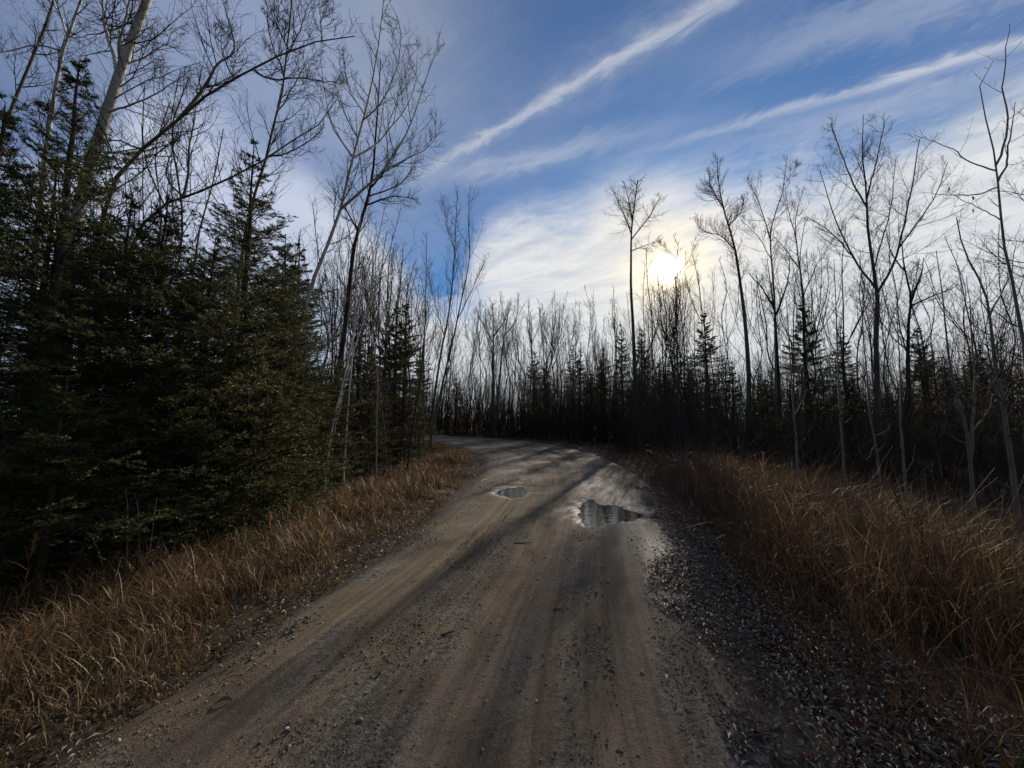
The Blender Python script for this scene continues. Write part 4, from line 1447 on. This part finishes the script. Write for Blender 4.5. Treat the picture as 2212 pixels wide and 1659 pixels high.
def build_wood():
    rng = np.random.default_rng(77)
    spots = []          # (x, y, height, group index)

    def free(x, y, r=1.2):
        o, _ = off_road(x, y)
        return o[0] > r

    def wanted(n, gen, gi, mind):
        k = tries = 0
        while k < n and tries < n * 60:
            tries += 1
            x, y, h = gen()
            if not free(x, y, 2.6 if gi == 1 else 1.8) or (gi < 2 and vnoise(np.array([x]), np.array([y]), 71, .33)[0] < .42) or any((x - a) ** 2 + (y - b) ** 2 < mind ** 2 for a, b, _, _ in spots):
                continue
            spots.append((x, y, h, gi))
            k += 1

    def g_right():
        px = rng.uniform(1390, 2290)
        y = rng.uniform(11, 34) if px > 1720 else rng.uniform(19, 40)
        top = 420 + 330 * rng.uniform(0, 1) ** .9 + (40 if px > 2000 else 0)
        return fx(px, y), y, max(4.5, at(px, top, y)[2] * (1 if y < 24 else .8))

    def g_mid():
        y = rng.uniform(38, 62)
        px = rng.uniform(925, 1420)
        top = rng.choice([rng.uniform(620, 690), rng.uniform(690, 840)])
        return fx(px, y), y, at(px, top, y)[2]

    def g_mid2():
        y = rng.uniform(24, 36)
        px = rng.uniform(1130, 1400)
        top = rng.uniform(630, 790)
        return fx(px, y), y, at(px, top, y)[2]

    def g_left():
        y = rng.uniform(11, 26)
        px = rng.uniform(690, 915)
        top = 470 + rng.uniform(0, 150)
        return fx(px, y), y, at(px, top, y)[2]

    def g_left2():
        y = rng.uniform(9, 22)
        px = rng.uniform(-40, 660)
        top = rng.uniform(80, 420)
        return fx(px, y), y, min(at(px, top, y)[2], 13)
    wanted(96, g_right, 0, .7)
    wanted(84, g_mid, 1, .7)
    wanted(16, g_mid2, 1, .8)
    wanted(34, g_left, 2, .7)
    wanted(16, g_left2, 3, .9)
    groups = [("bare slim tree among many alike in the wood right of the road", "bare trees of the wood right of the road"),
              ("bare distant tree among many alike in the wood beyond the bend", "bare trees of the wood beyond the bend"),
              ("bare slim tree in the close stand on the inside of the bend", "bare trees on the inside of the bend"),
              ("bare twiggy tree showing only above and between the near firs", "bare trees behind the near firs")]
    # kinds: fine ones for the near woods, coarser ones for the far wood
    near = [wood_variant(300 + k, 10.0, groups[0][0], (.3, .4, .25, .45, .35, .6, .3, .5)[k], (15, 13, 17, 14, 10, 16, 12, 18)[k], (.10, .22), (.4, .9), .0045, ("aspen", "dark_bark", "dark_bark", "dark_bark", "aspen", "dark_bark", "dark_bark", "dark_bark")[k], (.0045, .006, .004, .0055, .0035, .007, .003, .005)[k]) for k in range(8)]
    far = [wood_variant(320 + k, 12.0, groups[1][0], (.35, .5, .3, .55, .65, .4)[k], (12, 10, 13, 11, 12, 8)[k], (.09, .18), (.4, .9), .0075, "dark_bark", (.0058, .005, .0065, .0055, .008, .004)[k]) for k in range(6)]
    # each tree of the wood is told by its height and its place beside a tree one can find
    marks = [[(1376, "the round headed aspen"), (1464, "the thin crooked tree at the sun"), (1606, "the tall leaning aspen"), (1678, "the broken topped dark trunk"),
              (1736, "the aspen with the open swaying crown"), (1885, "the many limbed aspen"), (1962, "the dark forked tree"), (2150, "the broken branched sapling")],
             [(940, "the slender twin aspen"), (1065, "the spreading aspen beyond the bend"), (1183, "the slim spruce far off"), (1255, "the second slim spruce far off"), (1346, "the narrow dark spruce")],
             [(700, "the white edged leaning aspen"), (765, "the dark rough aspen trunk"), (826, "the rounder spruce inside the bend"), (872, "the pointed spruce inside the bend")],
             [(118, "the thick white birch"), (300, "the bushy fir"), (520, "the spired fir"), (640, "the leaning white edged aspen")]]
    kindword = ["slim bare tree", "distant bare tree", "slim bare tree", "twiggy tree"]

    def px_of(x, y):
        return 1106 + x / (y * math.cos(PITCH)) * FPX

    names = {}
    for gi in range(4):
        mem = [q for q in range(len(spots)) if spots[q][3] == gi]
        el = np.array([spots[q][2] / spots[q][1] for q in mem])
        cut = np.quantile(el, [.34, .67])
        buckets = {}
        for q, e in zip(mem, el):
            p = px_of(spots[q][0], spots[q][1])
            left = [m for m in marks[gi] if m[0] <= p]
            m, side = (left[-1], "right") if left else (marks[gi][0], "left")
            buckets.setdefault((m, side, int((e > cut).sum())), []).append((abs(p - m[0]), q))
        for (m, side, hcls), lst in buckets.items():
            for k, (_, q) in enumerate(sorted(lst)):
                nth = ("first", "second", "third", "fourth", "fifth", "sixth", "seventh", "eighth", "ninth", "tenth", "eleventh", "twelfth", "thirteenth", "fourteenth", "fifteenth")[min(k, 14)]
                where = " behind the firs" if gi == 3 else ""
                names[q] = f"{nth} {('low', 'middling', 'tall')[hcls]} {kindword[gi]}{where} to the {side} of {m[1]}"
    used = set()
    for q_, (x, y, h, gi) in enumerate(spots):
        fam, H = (far, 12.0) if gi == 1 else (near, 10.0)
        k = int(rng.integers(len(fam)))
        src = fam[k]
        s = h / H
        z = float(ground_z(x, y)[0]) - .05
        rz = rng.uniform(0, 6.3)
        sxy = s * rng.uniform(.8, 1.15)
        tilt = tuple(rng.normal(0, .06, 2))
        if src.name not in used:
            used.add(src.name)
            src.location, src.rotation_euler, src.scale = (x, y, z), (tilt[0], tilt[1], rz), (sxy, sxy, s)
            src["label"], src["group"] = names[q_], groups[gi][1]
        else:
            copy_tree(src, (x, y, z), rz, (sxy, sxy, s), names[q_], groups[gi][1], tilt)


build_wood()


def build_brush():
    """the countless thin stems that fill the wood below the crowns"""
    rng = np.random.default_rng(88)
    pts = []

    def add(n, fn):
        a = np.array([fn() for _ in range(n)])
        o, s = off_road(a[:, 0], a[:, 1])
        k = o > np.where(s > 0, np.where(a[:, 1] > 12, 1.1, 3.0), 2.4)
        pts.append(a[k])
    add(5200, lambda: (lambda y, px: (fx(px, y), y, (1.4 + (5.0 if y > 17 else 2.2) * rng.uniform() ** 1.4)))(rng.uniform(9.5, 30) , rng.uniform(1330, 2330)))
    add(4200, lambda: (lambda y, px: (fx(px, y), y, 2.2 + 5.4 * rng.uniform() ** 1.5))(rng.uniform(26, 52), rng.uniform(900, 1500)))
    add(1300, lambda: (lambda y, px: (fx(px, y), y, rng.uniform(1.8, 4.6)))(rng.uniform(9, 26), rng.uniform(660, 920)))
    add(500, lambda: (lambda y, px: (fx(px, y), y, rng.uniform(1.2, 3.5)))(rng.uniform(7, 20), rng.uniform(-60, 660)))
    a = np.concatenate(pts)
    N = len(a)
    z = ground_z(a[:, 0], a[:, 1])
    n = 4
    P = np.empty((N, n, 3))
    P[:, 0] = np.stack([a[:, 0], a[:, 1], z - .03], 1)
    d = unit(np.concatenate([rng.normal(0, .13, (N, 2)), np.ones((N, 1))], 1))
    for k in range(1, n):
        d = unit(d + rng.normal(0, .07, d.shape))
        P[:, k] = P[:, k - 1] + d * (a[:, 2] / (n - 1))[:, None]
    far = np.clip(a[:, 1] / 15, .6, 2.6)
    Rr = (.0065 * far * rng.uniform(.6, 1.7, N))[:, None] * np.linspace(1, .4, n)[None]
    acc = Acc()
    V, F = tubes(P, Rr, 3)
    acc.add(V, F)
    P2, R2, _ = grow(P, Rr, rng, 4, .15, .98, (.16, .48), (.35, .9), .12, .12, 2, .6, .002, .02, .5)
    V, F = tubes(P2, R2, 3)
    acc.add(V, F)
    tag(link("undergrowth", acc.mesh("undergrowth", M["twig"])), "dark tangle of thin bare stems filling the wood below the trees", kind="stuff")


build_brush()


def build_far_wood():
    """the wood goes on behind: a mass of stems nobody could count"""
    rng = np.random.default_rng(99)
    an = np.concatenate([rng.uniform(R(-62), R(62), 1300), rng.uniform(R(62), R(298), 900)])
    dist = np.concatenate([rng.uniform(58, 120, 1300), 9 + 50 * rng.uniform(0, 1, 900) ** .7])
    x, y = np.sin(an) * dist, np.cos(an) * dist
    k = (y > 20) | ((np.abs(x) > 4.5) & ((np.abs(x) > 9) | (y < -3)))
    x, y = x[k], y[k]
    N = len(x)
    dist = dist[k]
    h = rng.uniform(6.5, 11, N) * (.8 + dist / 300)
    n = 4
    P = np.empty((N, n, 3))
    P[:, 0] = np.stack([x, y, np.full(N, -.2)], 1)
    d = unit(np.concatenate([rng.normal(0, .05, (N, 2)), np.ones((N, 1))], 1))
    for q in range(1, n):
        d = unit(d + rng.normal(0, .03, d.shape))
        P[:, q] = P[:, q - 1] + d * (h / (n - 1))[:, None]
    Rr = rng.uniform(.035, .085, N)[:, None] * np.linspace(1, .25, n)[None]
    acc = Acc()
    V, F = tubes(P, Rr, 3)
    acc.add(V, F)
    P2, R2, _ = grow(P, Rr, rng, 20, .12, .99, (.10, .24), (.3, .8), .1, .1, 2, .4, .013, .04, .5)
    V, F = tubes(P2, R2, 3)
    acc.add(V, F)
    tag(link("far_wood", acc.mesh("far_wood", M["twig"])), "far off bare wood closing the view behind the nearer trees", kind="stuff")


build_far_wood()


# ------------------------------------------------------------------ small single things
def plume(x, y, h, label, seed, rz):
    rng = np.random.default_rng(seed)
    z = float(ground_z(x, y)[0])
    t = thing("reed_grass", label, "grass plant", (x, y, z), rz)
    P = resample([(0, 0, -.02), (.01, 0, h * .5), (.04, .01, h)], 8)
    V, F = tubes(P[None], np.linspace(.003, .0015, 8)[None], 4)
    link("stem", mesh_of("stem", V, [F], M["plume"], {"tint": np.full(len(V), .1)}), t)
    n = 70
    q = rng.uniform(0, 1, n)
    b = np.stack([np.interp(q, [0, 1], [.03, .045]) + rng.normal(0, .004, n), rng.normal(0, .004, n), h * (.72 + .3 * q)], 1)
    V, F4, F3, tt = blades(rng, b[:, 0], b[:, 1], b[:, 2], rng.uniform(.05, .11, n) * (1.1 - .5 * q), np.full(n, .006), rng.uniform(.1, .5, n))
    link("seed_head", mesh_of("seed_head", V, [F4, F3], M["plume"], {"tint": tt}), t)
    for k in range(5):
        hh = h * (.15 + .13 * k)
        V, F4, F3, tt = blades(rng, np.array([0.01]), np.array([0.]), np.array([hh]), np.array([rng.uniform(.18, .3)]), np.array([.012]), np.array([rng.uniform(.5, 1.3)]))
        link("leaf_blade", mesh_of("leaf_blade", V, [F4, F3], M["plume"], {"tint": tt}), t)


for (px, d, h, lab, sd) in ((90, 3.7, .62, "upright orange reed grass plume at the left, standing clear of the dark fir", 1),
                            (598, 5.4, .46, "spiky golden grass tuft on the left verge, in front of the young firs", 2),
                            (640, 6.2, .5, "pale reed grass plume at the back of the left verge, below the low fir", 3),
                            (2090, 5.6, .95, "tall drooping reed grass plume in front of the forked grey sapling", 4),
                            (1640, 7.0, .95, "reed grass plume at the left end of the tall right hand grass", 5),
                            (1960, 6.2, 1.0, "sunlit reed grass plume by the dark weed stem on the right", 6),
                            (2170, 4.9, .95, "broad leaved reed grass plume at the right edge by the young aspen", 7)):
    plume(fx(px, d), d, h, lab, sd, sd * 1.3)


def weed(px, d, pix, label, seed):
    hero(label, d, pix, .006, .002, "sapling", seed, cat="weed", name="dry_weed", nb=5, t0=.4, n2=1, n3=1, ratio=(.1, .25), twig=.0014, n_sides=5)


weed(275, 4.3, [(276, 1200), (277, 1120), (272, 1060)], "straight dry weed stalk at the edge of the firs on the left", 61)
weed(300, 4.4, [(308, 1190), (300, 1110), (290, 1065)], "dry weed stalk bent left beside the straight stalk", 62)
weed(330, 4.4, [(322, 1190), (330, 1130), (338, 1075)], "dry weed stalk leaning right, third of three by the firs", 63)


def stick(x, y, ln, r, rz, label, seed):
    rng = np.random.default_rng(seed)
    z = float(road_height(np.array([x]), np.array([y]))[0])
    P = np.stack([np.linspace(-ln / 2, ln / 2, 7), rng.normal(0, ln * .02, 7), r * .8 + rng.uniform(0, r, 7)], 1)
    V, F = tubes(P[None], (r * np.linspace(1, .6, 7) * rng.uniform(.85, 1.15, 7))[None], 6)
    n = len(V)
    caps = [np.arange(6)[None, ::-1], (np.arange(6) + n - 6)[None]]
    o = link("stick", mesh_of("stick", V, [F] + caps, M["dark_bark"]), loc=(x, y, z))
    o.rotation_euler = (0, 0, rz)
    tag(o, label, "stick")


def on_road(px, py):
    v = ray(px, py)
    return v[0] * CAM_H / -v[2], v[1] * CAM_H / -v[2]


for (px, py, ln, r, rz, lab, sd) in ((967, 1382, .10, .009, .6, "short thick dark stick lying in the middle of the road", 1),
                                     (1129, 1178, .22, .007, .05, "long thin dark stick lying across the road below the small puddle", 2),
                                     (1205, 1324, .07, .006, .1, "tiny dark stick lying on the sandy track right of the thick stick", 3),
                                     (823, 1465, .06, .007, 1.4, "stubby dark twig lying on gravel in the lower left of the road", 4)):
    X, Y = on_road(px, py)
    stick(X, Y, ln, r, rz, lab, sd)

LV, LF = leaf_shape(8)
LV = LV.copy()
LV[:, 2] *= 1.3
for (px, py, s, rz, tint, lab) in ((482, 1524, .085, .4, .45, "curled brown leaf lying alone on the left wheel track"),
                                   (668, 1000 + 340, .05, 2., .5, "small flat leaf beside the left grass on the road"),
                                   (1440, 1475, .07, 1.2, .85, "pale leaf lying on the right gravel next to the leaf litter")):
    X, Y = on_road(px, py)
    me = mesh_of("fallen_leaf", LV * s, [LF], M["litter"], {"tint": np.full(len(LV), tint)}, smooth=True)
    o = link("fallen_leaf", me, loc=(X, Y, float(road_height(np.array([X]), np.array([Y]))[0]) + .006))
    o.rotation_euler = (.08, .05, rz)
    tag(o, lab, "leaf")
